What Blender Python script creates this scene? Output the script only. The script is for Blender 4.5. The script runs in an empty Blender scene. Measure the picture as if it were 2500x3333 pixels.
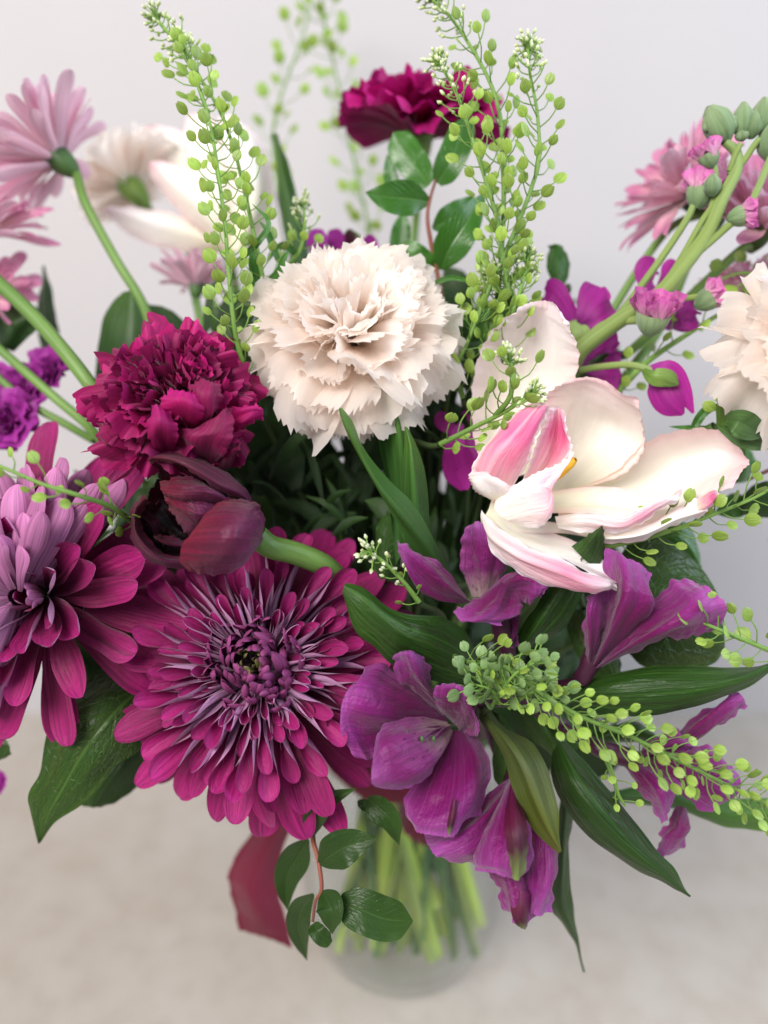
import bpy, math, random
import numpy as np
from mathutils import Vector, Matrix

rnd = random.Random(7)
R = math.radians
SC = bpy.context.scene
COL = SC.collection

# ------------------------------------------------------------------ camera, world, lamps, exposure
PITCH = R(20); VFOV = R(65)
CAM = np.array([0.0, -0.48, 0.55])
cam = bpy.data.objects.new('camera', bpy.data.cameras.new('camera'))
COL.objects.link(cam); SC.camera = cam
cam.location = CAM; cam.rotation_euler = (R(90) - PITCH, 0, 0)
cam.data.sensor_fit = 'VERTICAL'; cam.data.sensor_height = 36; cam.data.angle = VFOV
cam.data.lens = 18 / math.tan(VFOV / 2)
cam.data.clip_start = 0.02; cam.data.clip_end = 50
cam.data.dof.use_dof = True; cam.data.dof.focus_distance = 0.366
cam.data.dof.aperture_fstop = cam.data.lens / 10.0

w = bpy.data.worlds.new("World"); SC.world = w; w.use_nodes = True
w.node_tree.nodes['Background'].inputs[0].default_value = (0.84, 0.91, 1.0, 1)
w.node_tree.nodes['Background'].inputs[1].default_value = 0.38

def area(name, loc, target, size, power, col):
    l = bpy.data.lights.new(name, 'AREA'); l.shape = 'RECTANGLE'; l.size, l.size_y = size; l.energy = power; l.color = col
    o = bpy.data.objects.new(name, l); COL.objects.link(o); o.location = loc
    d = Vector(target) - Vector(loc); o.rotation_euler = d.to_track_quat('-Z', 'Y').to_euler()
    return o
area('window_light', (-0.9, -1.5, 1.75), (0, 0, .3), (1.3, 1.0), 70, (1.0, .95, .90))
area('side_window_light', (1.5, -.35, 1.2), (0, .1, .3), (1.0, 1.2), 27, (.74, .86, 1.0))
SC.view_settings.view_transform = 'Standard'; SC.view_settings.look = 'None'
SC.view_settings.exposure = 0.09
SC.cycles.max_bounces = 12; SC.cycles.transparent_max_bounces = 24; SC.cycles.diffuse_bounces = 9

# ------------------------------------------------------------------ picture point + distance -> place in the room
FW = np.array([0, math.cos(PITCH), -math.sin(PITCH)])
UP = np.array([0, math.sin(PITCH), math.cos(PITCH)])
RT = np.array([1.0, 0, 0])
KPX = math.tan(VFOV / 2) / 1666.5
def W(x, y, d):
    return CAM + FW * d + RT * (x - 1250) * KPX * d + UP * (1666.5 - y) * KPX * d
def frame(ox, oy, s=900 / 1659):
    def f(x, y, d): return W(ox + x * s, oy + y * s, d)
    f.s = s
    return f
D0 = frame(0, 0, 2500 / 1659)
F1, F2, F3, F4, F5, F6 = frame(0, 0), frame(800, 0), frame(1600, 0), frame(0, 1000), frame(800, 700), frame(1600, 900)
G1, G2, G3, G4, G5 = frame(0, 2100), frame(400, 1700), frame(1000, 1900), frame(1600, 1900), frame(700, 2500, 1200 / 1659)
def cdir(r, u, t):                      # direction: right, up, towards the viewer
    v = RT * r + UP * u - FW * t
    return v / np.linalg.norm(v)
def nz(v):
    v = np.asarray(v, float); return v / max(1e-9, np.linalg.norm(v))

# ------------------------------------------------------------------ curves and grids
def cat(P, n):
    P = np.asarray(P, float); m = len(P)
    if m == 1: return np.repeat(P, n, 0)
    E = np.concatenate([(2 * P[0] - P[1])[None], P, (2 * P[-1] - P[-2])[None]])
    t = np.linspace(0, m - 1, n); i = np.minimum(t.astype(int), m - 2); u = (t - i)
    sh = (n,) + (1,) * (P.ndim - 1); u = u.reshape(sh)
    a, b, c, d = E[i], E[i + 1], E[i + 2], E[i + 3]
    return .5 * (2 * b + (c - a) * u + (2 * a - 5 * b + 4 * c - d) * u ** 2 + (3 * b - a - 3 * c + d) * u ** 3)
def prof(vals, t): return np.interp(t, np.linspace(0, 1, len(vals)), vals)

class MB:
    def __init__(s): s.v = []; s.f = []; s.uv = []; s.mi = []; s.n = 0
    def grid(s, V, mi=0, flip=False):
        n, m = V.shape[:2]; base = s.n
        s.v.append(V.reshape(-1, 3)); s.n += n * m
        uu, vv = np.meshgrid(np.linspace(0, 1, m), np.linspace(0, 1, n))
        uv = np.stack([uu, vv], -1).reshape(-1, 2)
        i, j = np.meshgrid(np.arange(n - 1), np.arange(m - 1), indexing='ij')
        a = (i * m + j).ravel(); q = np.stack([a, a + m, a + m + 1, a + 1], -1)
        if flip: q = q[:, ::-1]
        s.f.append(q + base); s.uv.append(uv[q.ravel()]); s.mi.append(np.full(len(q), mi))
    def tube(s, P, r, k=8, mi=0, closed=False):
        P = np.asarray(P, float); n = len(P); r = np.broadcast_to(r, (n,)) if np.ndim(r) == 0 else np.asarray(r)
        T = np.gradient(P, axis=0); T /= np.linalg.norm(T, axis=1)[:, None] + 1e-12
        ref = np.array([.3, .9, .2]) if abs(T[0] @ nz([.3, .9, .2])) < .9 else np.array([1., 0, 0])
        A = nz(np.cross(T[0], ref)); ring = np.linspace(0, 2 * math.pi, k + 1); out = np.zeros((n, k + 1, 3))
        for i in range(n):
            A = nz(A - T[i] * (A @ T[i])); B = np.cross(T[i], A)
            out[i] = P[i] + r[i] * (np.cos(ring)[:, None] * A + np.sin(ring)[:, None] * B)
        s.grid(out, mi)
    def build(s, name, mats, parent=None, kind=None):
        me = bpy.data.meshes.new(name)
        V = np.concatenate(s.v); Fq = np.concatenate(s.f)
        if parent is not None: V = V - np.array(parent.location)
        me.vertices.add(len(V)); me.vertices.foreach_set('co', V.ravel())
        me.loops.add(Fq.size); me.loops.foreach_set('vertex_index', Fq.ravel().astype(np.int32))
        me.polygons.add(len(Fq)); me.polygons.foreach_set('loop_start', np.arange(0, Fq.size, 4, dtype=np.int32))
        me.polygons.foreach_set('loop_total', np.full(len(Fq), 4, np.int32))
        me.polygons.foreach_set('material_index', np.concatenate(s.mi).astype(np.int32))
        me.polygons.foreach_set('use_smooth', np.ones(len(Fq), bool))
        l = me.uv_layers.new(name='UVMap'); l.data.foreach_set('uv', np.concatenate(s.uv).ravel())
        me.update(calc_edges=True)
        for m in (mats if isinstance(mats, (list, tuple)) else [mats]): me.materials.append(m)
        o = bpy.data.objects.new(name, me); COL.objects.link(o)
        if parent is not None: o.parent = parent
        if kind: o['kind'] = kind
        return o

def thing(name, label, cat_, loc, group=None):
    o = bpy.data.objects.new(name, None); COL.objects.link(o); o.empty_display_size = .01
    o.location = Vector([float(x) for x in loc]); o['label'] = label; o['category'] = cat_
    if group: o['group'] = group
    return o

def rows(fr, spec):
    """spec: list of ("x,y x,y ...", d0[, d1 ...]) in millimetres of distance"""
    out = []
    for s_ in spec:
        p = [tuple(float(a) for a in q.split(',')) for q in s_[0].split()]
        d = prof(s_[1:], np.linspace(0, 1, len(p))) / 1000
        out.append(np.array([fr(x, y, dd) for (x, y), dd in zip(p, d)]))
    return out
def normals(V):
    T = np.gradient(V, axis=0); S = np.gradient(V, axis=1)
    N = np.cross(T, S); return N / (np.linalg.norm(N, axis=2)[..., None] + 1e-12)
def loft(fr, spec, nv=30, nu=17, ruf=.0, freq=5, fringe=0., wr=.0, tipruf=1, seed=0):
    rs = [cat(r, nv) for r in rows(fr, spec)]
    A = np.stack(rs, 0)                                   # rows, nv, 3
    V = np.transpose(cat(A, nu), (1, 0, 2)).copy()        # nv, nu, 3
    g = np.random.RandomState(seed + int(abs(spec[0][1])) + len(spec[0][0]))
    u = np.linspace(0, 1, nu)[None, :]; v = np.linspace(0, 1, nv)[:, None]
    we = np.abs(2 * u - 1) ** 4 * np.clip(v * 2.5, 0, 1) + v ** 10 * tipruf
    N = normals(V); S = np.gradient(V, axis=1); S /= np.linalg.norm(S, axis=2)[..., None] + 1e-9
    ph = g.rand(4) * 6.28; side = np.where(u > .5, 1.7, 0)
    wob = np.sin(6.28 * freq * v + ph[0] + side + 2.5 * u) + .6 * np.sin(6.28 * freq * 2.3 * v + ph[1] + 5 * u) + .5 * np.sin(6.28 * freq * 1.1 * u + ph[3])
    V += N * (ruf * we * wob)[..., None]
    if wr: V += N * (wr * np.sin(6.28 * (1.4 + g.rand()) * u + ph[2] + 3 * v) * np.sin(3.1 * v) + wr * .8 * np.sin(7 * v + 9 * u + ph[1]) * v * (1 - v) * 2)[..., None]
    if fringe:
        e = np.zeros((nv, nu)); e[:, -1] = g.rand(nv); e[:, 0] = -g.rand(nv)
        V += S * (fringe * e * np.clip(v[:, 0] * 3, 0, 1)[:, None])[..., None]
        T = np.gradient(V, axis=0); T /= np.linalg.norm(T, axis=2)[..., None] + 1e-9
        V[-1] += T[-1] * (fringe * g.rand(nu) * (np.arange(nu) % 2))[:, None]
    return V
def strip(P, N, wd, cup, m=9):
    """petal along the path P with inner side N, half-width wd, cross-section curled by cup radians"""
    P = np.asarray(P); n = len(P); T = np.gradient(P, axis=0); T /= np.linalg.norm(T, axis=1)[:, None] + 1e-12
    N = np.asarray(N); N = np.broadcast_to(N, P.shape); N = N - T * (N * T).sum(1)[:, None]; N = N / np.linalg.norm(N, axis=1)[:, None]
    S = np.cross(N, T); s = np.linspace(-1, 1, m)
    wd = np.broadcast_to(wd, (n,)); c = np.maximum(np.broadcast_to(cup, (n,)), 1e-3)
    rad = wd / c
    x = rad[:, None] * np.sin(c[:, None] * s); z = rad[:, None] * (1 - np.cos(c[:, None] * s))
    return P[:, None] + S[:, None] * x[..., None] + N[:, None] * z[..., None]

SH = {'ovate': [.12, .62, .93, 1, .93, .74, .42, .03], 'lance': [.18, .55, .85, 1, .95, .75, .42, .03],
      'oblong': [.35, .8, .97, 1, 1, .95, .75, .05], 'spat': [.2, .35, .5, .68, .88, 1, .9, .25],
      'grass': [.7, .95, 1, .98, .9, .72, .45, .04], 'petal': [.3, .5, .75, .95, 1, .95, .7, .12]}
def leafgrid(fr, path, wpx, shape='ovate', fold=.25, tilt=0., ruf=.0, n=26, m=11, freq=3, seed=0):
    """blade along a path of (x, y, distance in mm); wpx full width in frame pixels; fold = keel, tilt = one side farther"""
    P = np.array([fr(x, y, d / 1000) for x, y, d in path]); dm = np.mean([d for _, _, d in path]) / 1000
    P = cat(P, n); half = wpx * fr.s * KPX * dm / 2; t = np.linspace(0, 1, n)
    wd = half * cat(np.array(SH[shape])[:, None], n)[:, 0]
    T = np.gradient(P, axis=0); T /= np.linalg.norm(T, axis=1)[:, None]
    view = np.array([nz(CAM - p) for p in P]); S = np.cross(view, T); S /= np.linalg.norm(S, axis=1)[:, None]
    Nn = np.cross(T, S); s = np.linspace(-1, 1, m)
    g = np.random.RandomState(seed + int(path[0][0]) + 5); ph = g.rand(3) * 6.28
    V = P[:, None] + S[:, None] * (wd[:, None] * s)[..., None] + Nn[:, None] * (wd[:, None] * (fold * (np.abs(s) - .4) + tilt * s))[..., None]
    V += Nn[:, None] * (ruf * np.abs(s) ** 2 * np.sin(6.28 * freq * t[:, None] + ph[0] + np.where(s > 0, 2, 0)))[..., None]
    return V

# ------------------------------------------------------------------ materials
def nodes(name):
    m = bpy.data.materials.new(name); m.use_nodes = True; nt = m.node_tree; nt.nodes.clear()
    out = nt.nodes.new('ShaderNodeOutputMaterial')
    def N(t, **k):
        n = nt.nodes.new(t)
        for a, b in k.items(): setattr(n, a, b)
        return n
    def L(a, b): nt.links.new(a, b)
    return m, nt, N, L, out
def c4(c): return (c[0], c[1], c[2], 1)
def srgb(h):
    v = [int(h[i:i + 2], 16) / 255 for i in (1, 3, 5)]
    return tuple(x / 12.92 if x <= .04045 else ((x + .055) / 1.055) ** 2.4 for x in v)
def math_node(N, L, op, a, b=None, c=None):
    n = N('ShaderNodeMath', operation=op)
    for i, x in enumerate((a, b, c)):
        if x is None: continue
        if isinstance(x, (int, float)): n.inputs[i].default_value = x
        else: L(x, n.inputs[i])
    return n.outputs[0]
def mixc(N, L, fac, a, b, mode='MIX'):
    n = N('ShaderNodeMix', data_type='RGBA', blend_type=mode)
    if isinstance(fac, (int, float)): n.inputs[0].default_value = fac
    else: L(fac, n.inputs[0])
    for i, x in ((6, a), (7, b)):
        if isinstance(x, tuple): n.inputs[i].default_value = c4(x)
        else: L(x, n.inputs[i])
    return n.outputs[2]

def surf(name, stops, back=None, streak=.35, sfreq=26, sv=1.6, edge=None, edgew=.6, rough=.5, tr=.25, bump=.35, vein=None, veinc=None, var=.12,
         sheen=0., spec=.35, blotch=None, patt=None, crum=0., backgrad=False):
    """petal / leaf: colour stops run from base to tip; streaks run along it; both sides and light passing through are shaded"""
    m, nt, N, L, out = nodes(name)
    uvn = N('ShaderNodeUVMap'); sep = N('ShaderNodeSeparateXYZ'); L(uvn.outputs[0], sep.inputs[0]); u, v = sep.outputs[0], sep.outputs[1]
    oi = N('ShaderNodeObjectInfo')
    ramp = N('ShaderNodeValToRGB'); cr = ramp.color_ramp
    cr.elements[0].position = 0; cr.elements[0].color = c4(stops[0]); cr.elements[1].position = 1; cr.elements[1].color = c4(stops[-1])
    for i in range(1, len(stops) - 1):
        e = cr.elements.new(i / (len(stops) - 1)); e.color = c4(stops[i])
    nzv = N('ShaderNodeTexNoise'); nzv.inputs['Scale'].default_value = 3.5; nzv.inputs['Detail'].default_value = 3
    L(uvn.outputs[0], nzv.inputs['Vector'])
    vj = math_node(N, L, 'ADD', v, math_node(N, L, 'MULTIPLY', math_node(N, L, 'SUBTRACT', nzv.outputs[0], .5), .35))
    L(vj, ramp.inputs[0]); col = ramp.outputs[0]
    cmb = N('ShaderNodeCombineXYZ'); L(math_node(N, L, 'MULTIPLY', u, sfreq), cmb.inputs[0]); L(math_node(N, L, 'MULTIPLY', v, sv), cmb.inputs[1])
    L(math_node(N, L, 'MULTIPLY', oi.outputs['Random'], 37.0), cmb.inputs[2])
    st = N('ShaderNodeTexNoise'); st.inputs['Scale'].default_value = 1; st.inputs['Detail'].default_value = 3.5; st.inputs['Roughness'].default_value = .65
    L(cmb.outputs[0], st.inputs['Vector'])
    if edge is not None:
        e = math_node(N, L, 'ABSOLUTE', math_node(N, L, 'SUBTRACT', math_node(N, L, 'MULTIPLY', u, 2.0), 1.0))
        e = math_node(N, L, 'MAXIMUM', math_node(N, L, 'POWER', e, 4.0), math_node(N, L, 'POWER', v, 7.0))
        e = math_node(N, L, 'MULTIPLY', e, edgew); e = math_node(N, L, 'MULTIPLY', e, math_node(N, L, 'MULTIPLY', st.outputs[0], 1.9))
        e.node.use_clamp = True
        col = mixc(N, L, e, col, edge)
    if blotch is not None:
        bn = N('ShaderNodeTexNoise'); bn.inputs['Scale'].default_value = blotch[1]; bn.inputs['Detail'].default_value = 2
        L(cmb.outputs[0], bn.inputs['Vector']); br = N('ShaderNodeMapRange'); br.inputs[1].default_value = .52; br.inputs[2].default_value = .72
        L(bn.outputs[0], br.inputs[0]); col = mixc(N, L, math_node(N, L, 'MULTIPLY', br.outputs[0], blotch[2]), col, blotch[0])
    bumpsrc = st.outputs[0]
    if vein == 'mid' or vein == 'net' or vein == 'pinnate':
        a = math_node(N, L, 'ABSOLUTE', math_node(N, L, 'SUBTRACT', u, .5))
        mid = N('ShaderNodeMapRange'); mid.inputs[1].default_value = .035; mid.inputs[2].default_value = .0; L(a, mid.inputs[0])
        mk = mid.outputs[0]
        if vein in ('pinnate', 'net'):
            ph = math_node(N, L, 'SUBTRACT', math_node(N, L, 'MULTIPLY', v, 9.0), math_node(N, L, 'MULTIPLY', a, 7.0))
            ph = math_node(N, L, 'ADD', ph, math_node(N, L, 'MULTIPLY', nzv.outputs[0], 1.2))
            fr_ = math_node(N, L, 'ABSOLUTE', math_node(N, L, 'SUBTRACT', math_node(N, L, 'FRACT', ph), .5))
            sv_ = N('ShaderNodeMapRange'); sv_.inputs[1].default_value = .07; sv_.inputs[2].default_value = .0; sv_.inputs[4].default_value = .6; L(fr_, sv_.inputs[0])
            mk = math_node(N, L, 'MAXIMUM', mk, sv_.outputs[0])
        if vein == 'net':
            vo = N('ShaderNodeTexVoronoi', feature='DISTANCE_TO_EDGE'); c2 = N('ShaderNodeCombineXYZ')
            L(math_node(N, L, 'MULTIPLY', u, 15.0), c2.inputs[0]); L(math_node(N, L, 'MULTIPLY', v, 20.0), c2.inputs[1]); L(c2.outputs[0], vo.inputs['Vector']); vo.inputs['Scale'].default_value = 1
            vr = N('ShaderNodeMapRange'); vr.inputs[1].default_value = .07; vr.inputs[2].default_value = .0; vr.inputs[4].default_value = .7; L(vo.outputs[0], vr.inputs[0])
            mk = math_node(N, L, 'MAXIMUM', mk, vr.outputs[0])
        col = mixc(N, L, mk, col, veinc)
        bumpsrc = math_node(N, L, 'SUBTRACT', math_node(N, L, 'MULTIPLY', st.outputs[0], .5), math_node(N, L, 'MULTIPLY', mk, .6))
    elif vein == 'parallel':
        k = N('ShaderNodeMapRange'); k.inputs[1].default_value = .56; k.inputs[2].default_value = .72; L(st.outputs[0], k.inputs[0])
        col = mixc(N, L, math_node(N, L, 'MULTIPLY', k.outputs[0], .8), col, veinc)
    if patt == 'specks':
        vo = N('ShaderNodeTexVoronoi'); c2 = N('ShaderNodeCombineXYZ'); L(math_node(N, L, 'MULTIPLY', u, 16.0), c2.inputs[0]); L(math_node(N, L, 'MULTIPLY', v, 9.0), c2.inputs[1])
        L(c2.outputs[0], vo.inputs['Vector']); vo.inputs['Scale'].default_value = 1
        k = N('ShaderNodeMapRange'); k.inputs[1].default_value = .24; k.inputs[2].default_value = .16; L(vo.outputs[0], k.inputs[0])
        z = N('ShaderNodeMapRange'); z.inputs[1].default_value = .75; z.inputs[2].default_value = .45; L(v, z.inputs[0])
        col = mixc(N, L, math_node(N, L, 'MULTIPLY', math_node(N, L, 'MULTIPLY', k.outputs[0], z.outputs[0]), .75), col, (.05, .0, .03))
    sm = N('ShaderNodeMapRange'); sm.inputs[3].default_value = 1 - streak; sm.inputs[4].default_value = 1 + streak * .6; sm.inputs[1].default_value = .3; sm.inputs[2].default_value = .7
    L(st.outputs[0], sm.inputs[0])
    hv = N('ShaderNodeHueSaturation'); L(col, hv.inputs['Color'])
    ov = N('ShaderNodeMapRange'); ov.inputs[3].default_value = 1 - var; ov.inputs[4].default_value = 1 + var; L(oi.outputs['Random'], ov.inputs[0])
    val = math_node(N, L, 'MULTIPLY', sm.outputs[0], ov.outputs[0]); L(val, hv.inputs['Value']); col = hv.outputs[0]
    if back is not None:
        ge = N('ShaderNodeNewGeometry'); bk = mixc(N, L, .35, back, col) if False else None
        hb = N('ShaderNodeHueSaturation'); hb.inputs['Color'].default_value = c4(back); L(math_node(N, L, 'MULTIPLY', val, math_node(N, L, 'ADD', math_node(N, L, 'MULTIPLY', math_node(N, L, 'POWER', v, 1.0), .75 if backgrad else 0), .42 if backgrad else 1.0)), hb.inputs['Value'])
        col = mixc(N, L, ge.outputs['Backfacing'], col, hb.outputs[0])
    bp = N('ShaderNodeBump'); bp.inputs['Strength'].default_value = bump; bp.inputs['Distance'].default_value = .0012; L(bumpsrc, bp.inputs['Height'])
    if crum:
        cn = N('ShaderNodeTexNoise'); cn.inputs['Scale'].default_value = 7; cn.inputs['Detail'].default_value = 4; cn.inputs['Distortion'].default_value = .8; L(uvn.outputs[0], cn.inputs['Vector'])
        b2 = N('ShaderNodeBump'); b2.inputs['Strength'].default_value = crum; b2.inputs['Distance'].default_value = .004; L(cn.outputs[0], b2.inputs['Height']); L(b2.outputs[0], bp.inputs['Normal'])
    pr = N('ShaderNodeBsdfPrincipled'); L(col, pr.inputs['Base Color']); pr.inputs['Roughness'].default_value = rough
    pr.inputs['Specular IOR Level'].default_value = spec; L(bp.outputs[0], pr.inputs['Normal'])
    if sheen: pr.inputs['Sheen Weight'].default_value = sheen; pr.inputs['Sheen Roughness'].default_value = .4
    tl = N('ShaderNodeBsdfTranslucent'); L(col, tl.inputs['Color']); L(bp.outputs[0], tl.inputs['Normal'])
    mx = N('ShaderNodeMixShader'); mx.inputs[0].default_value = tr; L(pr.outputs[0], mx.inputs[1]); L(tl.outputs[0], mx.inputs[2]); L(mx.outputs[0], out.inputs[0])
    return m

M = {}
M['mum'] = surf('magenta_petal', [(.08, .002, .024), (.18, .004, .065), (.31, .007, .125), (.40, .014, .18)], back=(.66, .33, .58), backgrad=True, crum=.25, streak=.38, sfreq=9, sv=.6, bump=.6, rough=.55, tr=.22, sheen=.12)
M['mumlilac'] = surf('lilac_backed_petal', [(.13, .003, .04), (.26, .007, .09), (.34, .012, .15), (.40, .02, .2)], back=(.50, .17, .38), backgrad=True, streak=.42, sfreq=9, sv=.5, bump=.7, rough=.55, tr=.18, sheen=.1, var=.3)
M['mumray'] = surf('magenta_ray', [(.08, .002, .024), (.18, .004, .06), (.34, .007, .135), (.45, .018, .20)], back=(.42, .07, .33), streak=.5, sfreq=11, sv=.4, crum=.25, bump=.9, rough=.55, tr=.25, sheen=.12)
M['mumin'] = surf('dark_core_petal', [(.07, .008, .04), (.19, .03, .12), (.33, .07, .22)], back=(.29, .06, .19), streak=.25, sfreq=6, tr=.12, rough=.5)
M['mumgreen'] = surf('green_core_petal', [(.08, .10, .02), (.17, .18, .05), (.25, .16, .12)], streak=.2, tr=.1)
M['dcarn'] = surf('cerise_petal', [(.10, .0, .02), (.20, .001, .045), (.36, .004, .12)], back=(.20, .002, .06), streak=.35, sfreq=22, sv=.8, rough=.6, tr=.22, bump=.5, var=.42, sheen=.12)
M['dcarnb'] = surf('crimson_petal', [(.16, .001, .04), (.34, .003, .10), (.46, .008, .18)], streak=.3, sfreq=22, sv=.8, rough=.6, tr=.3, bump=.5, var=.3)
M['wcarn'] = surf('cream_petal', [(.93, .88, .66), (.96, .82, .69), (.96, .85, .77), (.97, .91, .87)], back=(.97, .92, .88), streak=.06, sfreq=18, rough=.6, tr=.68, bump=.35, var=.05)
M['wtul'] = surf('white_pink_petal', [(.90, .89, .68), (.91, .88, .78), (.92, .86, .80), (.93, .87, .84)], streak=.05, sfreq=16, sv=1.1, edge=(.85, .22, .38), edgew=.42, rough=.45, tr=.22, bump=.35, crum=.12, var=.03, sheen=.1)
M['wtulw'] = surf('white_petal', [(.92, .90, .66), (.96, .94, .89), (.98, .95, .94)], streak=.05, sfreq=16, sv=1.0, edge=(.90, .40, .52), edgew=.40, rough=.45, tr=.16, bump=.35, crum=.12, var=.03)
M['ptul'] = surf('pink_streaked_petal', [(.93, .76, .58), (.90, .36, .46), (.80, .10, .30), (.80, .13, .34)], streak=.14, sfreq=14, sv=.8, edge=(.96, .84, .86), edgew=.9, rough=.42, tr=.25, bump=.7, crum=.3, var=.03, blotch=((.95, .70, .74), .55, .6))
M['ptulw'] = surf('blush_petal', [(.94, .90, .80), (.92, .66, .70), (.86, .30, .46), (.92, .62, .70)], streak=.1, sfreq=12, sv=.8, edge=(.95, .92, .92), edgew=1.3, rough=.42, tr=.28, bump=.7, crum=.3, var=.03, blotch=((.96, .90, .88), .6, .6))
M['dtul'] = surf('dark_purple_petal', [(.13, .016, .085), (.12, .010, .06), (.10, .004, .03), (.15, .004, .022)], crum=.35, streak=.45, sfreq=26, sv=.9, rough=.34, tr=.06, bump=.9, var=.05, spec=.35, sheen=.08)
M['dtulin'] = surf('shaded_maroon_inside', [(.006, .0005, .002), (.012, .001, .004), (.05, .004, .012)], streak=.3, sfreq=14, rough=.4, tr=.05, var=.05, spec=.4)  # maroon, but nearly black towards the base to paint the mouth's shade
M['dtulout'] = surf('maroon_petal', [(.09, .010, .05), (.07, .006, .025), (.09, .007, .02)], streak=.4, sfreq=14, rough=.45, tr=.04, bump=.7, spec=.3, sheen=.05)
M['alst'] = surf('purple_petal', [(.15, .012, .10), (.175, .003, .095), (.235, .009, .165), (.33, .038, .29)], edge=(.50, .20, .50), edgew=.22, streak=.30, sfreq=60, sv=.9, rough=.40, tr=.24, bump=.4, crum=.45, var=.07, sheen=.2, blotch=((.42, .12, .42), .13, .25))  # light lilac blotches and paler tips are highlights painted into the purple
M['alstspeck'] = surf('speckled_petal', [(.52, .36, .36), (.24, .025, .17), (.20, .009, .13), (.29, .04, .27)], edge=(.50, .22, .50), edgew=.2, streak=.34, sfreq=60, sv=.9, rough=.42, tr=.24, bump=.4, crum=.4, var=.05, sheen=.15, patt='specks')
M['alstdark'] = surf('withered_stripe', [(.12, .008, .06), (.09, .006, .03), (.05, .004, .02), (.16, .22, .06)], streak=.5, sfreq=20, rough=.5, tr=.1)
M['alstped'] = surf('maroon_stalk', [(.06, .012, .035), (.05, .01, .03)], streak=.3, sfreq=12, rough=.4, tr=0)
M['stock'] = surf('violet_petal', [(.34, .05, .30), (.34, .010, .24), (.38, .015, .27)], streak=.25, sfreq=14, rough=.55, tr=.25, bump=.4, sheen=.15, var=.15)
M['violet'] = surf('deep_violet_petal', [(.26, .01, .17), (.32, .018, .27), (.36, .03, .31)], streak=.25, sfreq=14, rough=.55, tr=.25, bump=.4, sheen=.15, var=.15)
M['pdaisy'] = surf('pink_daisy_petal', [(.86, .64, .60), (.80, .46, .56), (.66, .24, .42), (.70, .32, .50)], back=(.86, .58, .70), streak=.2, sfreq=7, rough=.55, tr=.35, bump=.5, var=.12)
M['pstock'] = surf('crumpled_pink_petal', [(.74, .44, .52), (.70, .30, .50), (.62, .12, .42)], streak=.25, sfreq=10, rough=.5, tr=.25, bump=.9, var=.2)
M['leafdk'] = surf('dark_leaf', [(.022, .052, .008), (.020, .052, .007), (.035, .095, .008)], streak=.25, sfreq=18, rough=.38, tr=.10, vein='net', veinc=(.055, .12, .02), bump=.8, spec=.3, crum=.2, blotch=((.10, .07, .02), .35, .25))
M['leafal'] = surf('lily_leaf', [(.026, .072, .010), (.020, .060, .008), (.030, .090, .009)], streak=.35, sfreq=16, sv=.35, rough=.36, tr=.14, vein='parallel', veinc=(.05, .14, .016), bump=.7, spec=.32, crum=.35, blotch=((.035, .035, .015), .6, .6))
M['leafolive'] = surf('olive_leaf', [(.045, .065, .018), (.06, .085, .018), (.11, .13, .015)], streak=.25, sfreq=16, sv=.35, rough=.45, tr=.10, bump=.7)
M['leaftul'] = surf('tulip_leaf', [(.036, .105, .022), (.05, .14, .024), (.09, .21, .024)], streak=.18, sfreq=26, sv=.3, rough=.42, tr=.16, bump=.5, vein='parallel', veinc=(.09, .22, .05))
M['leafsp'] = surf('glossy_leaf', [(.04, .14, .014), (.038, .15, .012), (.045, .18, .014)], streak=.15, sfreq=12, rough=.25, tr=.22, vein='pinnate', veinc=(.10, .24, .05), bump=.5, spec=.6)
M['leafspd'] = surf('deep_glossy_leaf', [(.024, .058, .010), (.022, .058, .009), (.03, .075, .010)], streak=.15, sfreq=12, rough=.33, tr=.14, vein='pinnate', veinc=(.045, .10, .022), bump=.5, spec=.3, crum=.12)
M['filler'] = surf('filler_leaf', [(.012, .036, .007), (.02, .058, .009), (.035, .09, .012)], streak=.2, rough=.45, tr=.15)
M['calyx'] = surf('calyx_green', [(.10, .20, .03), (.16, .27, .05), (.09, .16, .04)], streak=.25, sfreq=10, rough=.45, tr=.1)
M['calyxdk'] = surf('calyx_dark', [(.05, .12, .02), (.07, .15, .04), (.05, .10, .04)], streak=.3, sfreq=10, rough=.5, tr=.05)
M['bud'] = surf('felted_bud', [(.13, .22, .09), (.18, .27, .13), (.23, .31, .16)], streak=.28, sfreq=12, sv=.5, rough=.8, tr=.05, bump=.9, sheen=.3)
M['stem'] = surf('stem_green', [(.10, .20, .04), (.15, .27, .06), (.13, .25, .05)], streak=.2, sfreq=8, sv=3, rough=.45, tr=.05)
M['stemdk'] = surf('stem_dark', [(.06, .10, .03), (.07, .12, .035), (.08, .13, .03)], streak=.2, sfreq=8, sv=3, rough=.5, tr=.02)
M['stempale'] = surf('stem_pale', [(.19, .27, .07), (.22, .30, .075), (.25, .36, .12)], streak=.28, sfreq=10, sv=1, rough=.6, tr=.03, sheen=.2)
M['stemred'] = surf('stem_red', [(.22, .10, .05), (.25, .07, .05), (.16, .06, .04)], streak=.2, rough=.5, tr=0)
M['stemvase'] = surf('stem_in_water', [(.32, .46, .06), (.36, .50, .07), (.42, .56, .12)], streak=.2, sfreq=6, rough=.45, tr=.1)
M['stemvaseb'] = surf('stem_in_water_olive', [(.16, .24, .05), (.20, .28, .06), (.24, .32, .09)], streak=.3, sfreq=6, rough=.5, tr=.05)
M['stemvasec'] = surf('stem_in_water_dark', [(.05, .11, .04), (.07, .15, .05), (.08, .17, .05)], streak=.3, sfreq=6, rough=.5, tr=.05)
M['thstem'] = surf('sprig_stem', [(.14, .26, .05), (.20, .36, .07)], streak=.15, rough=.5, tr=.05)
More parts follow.
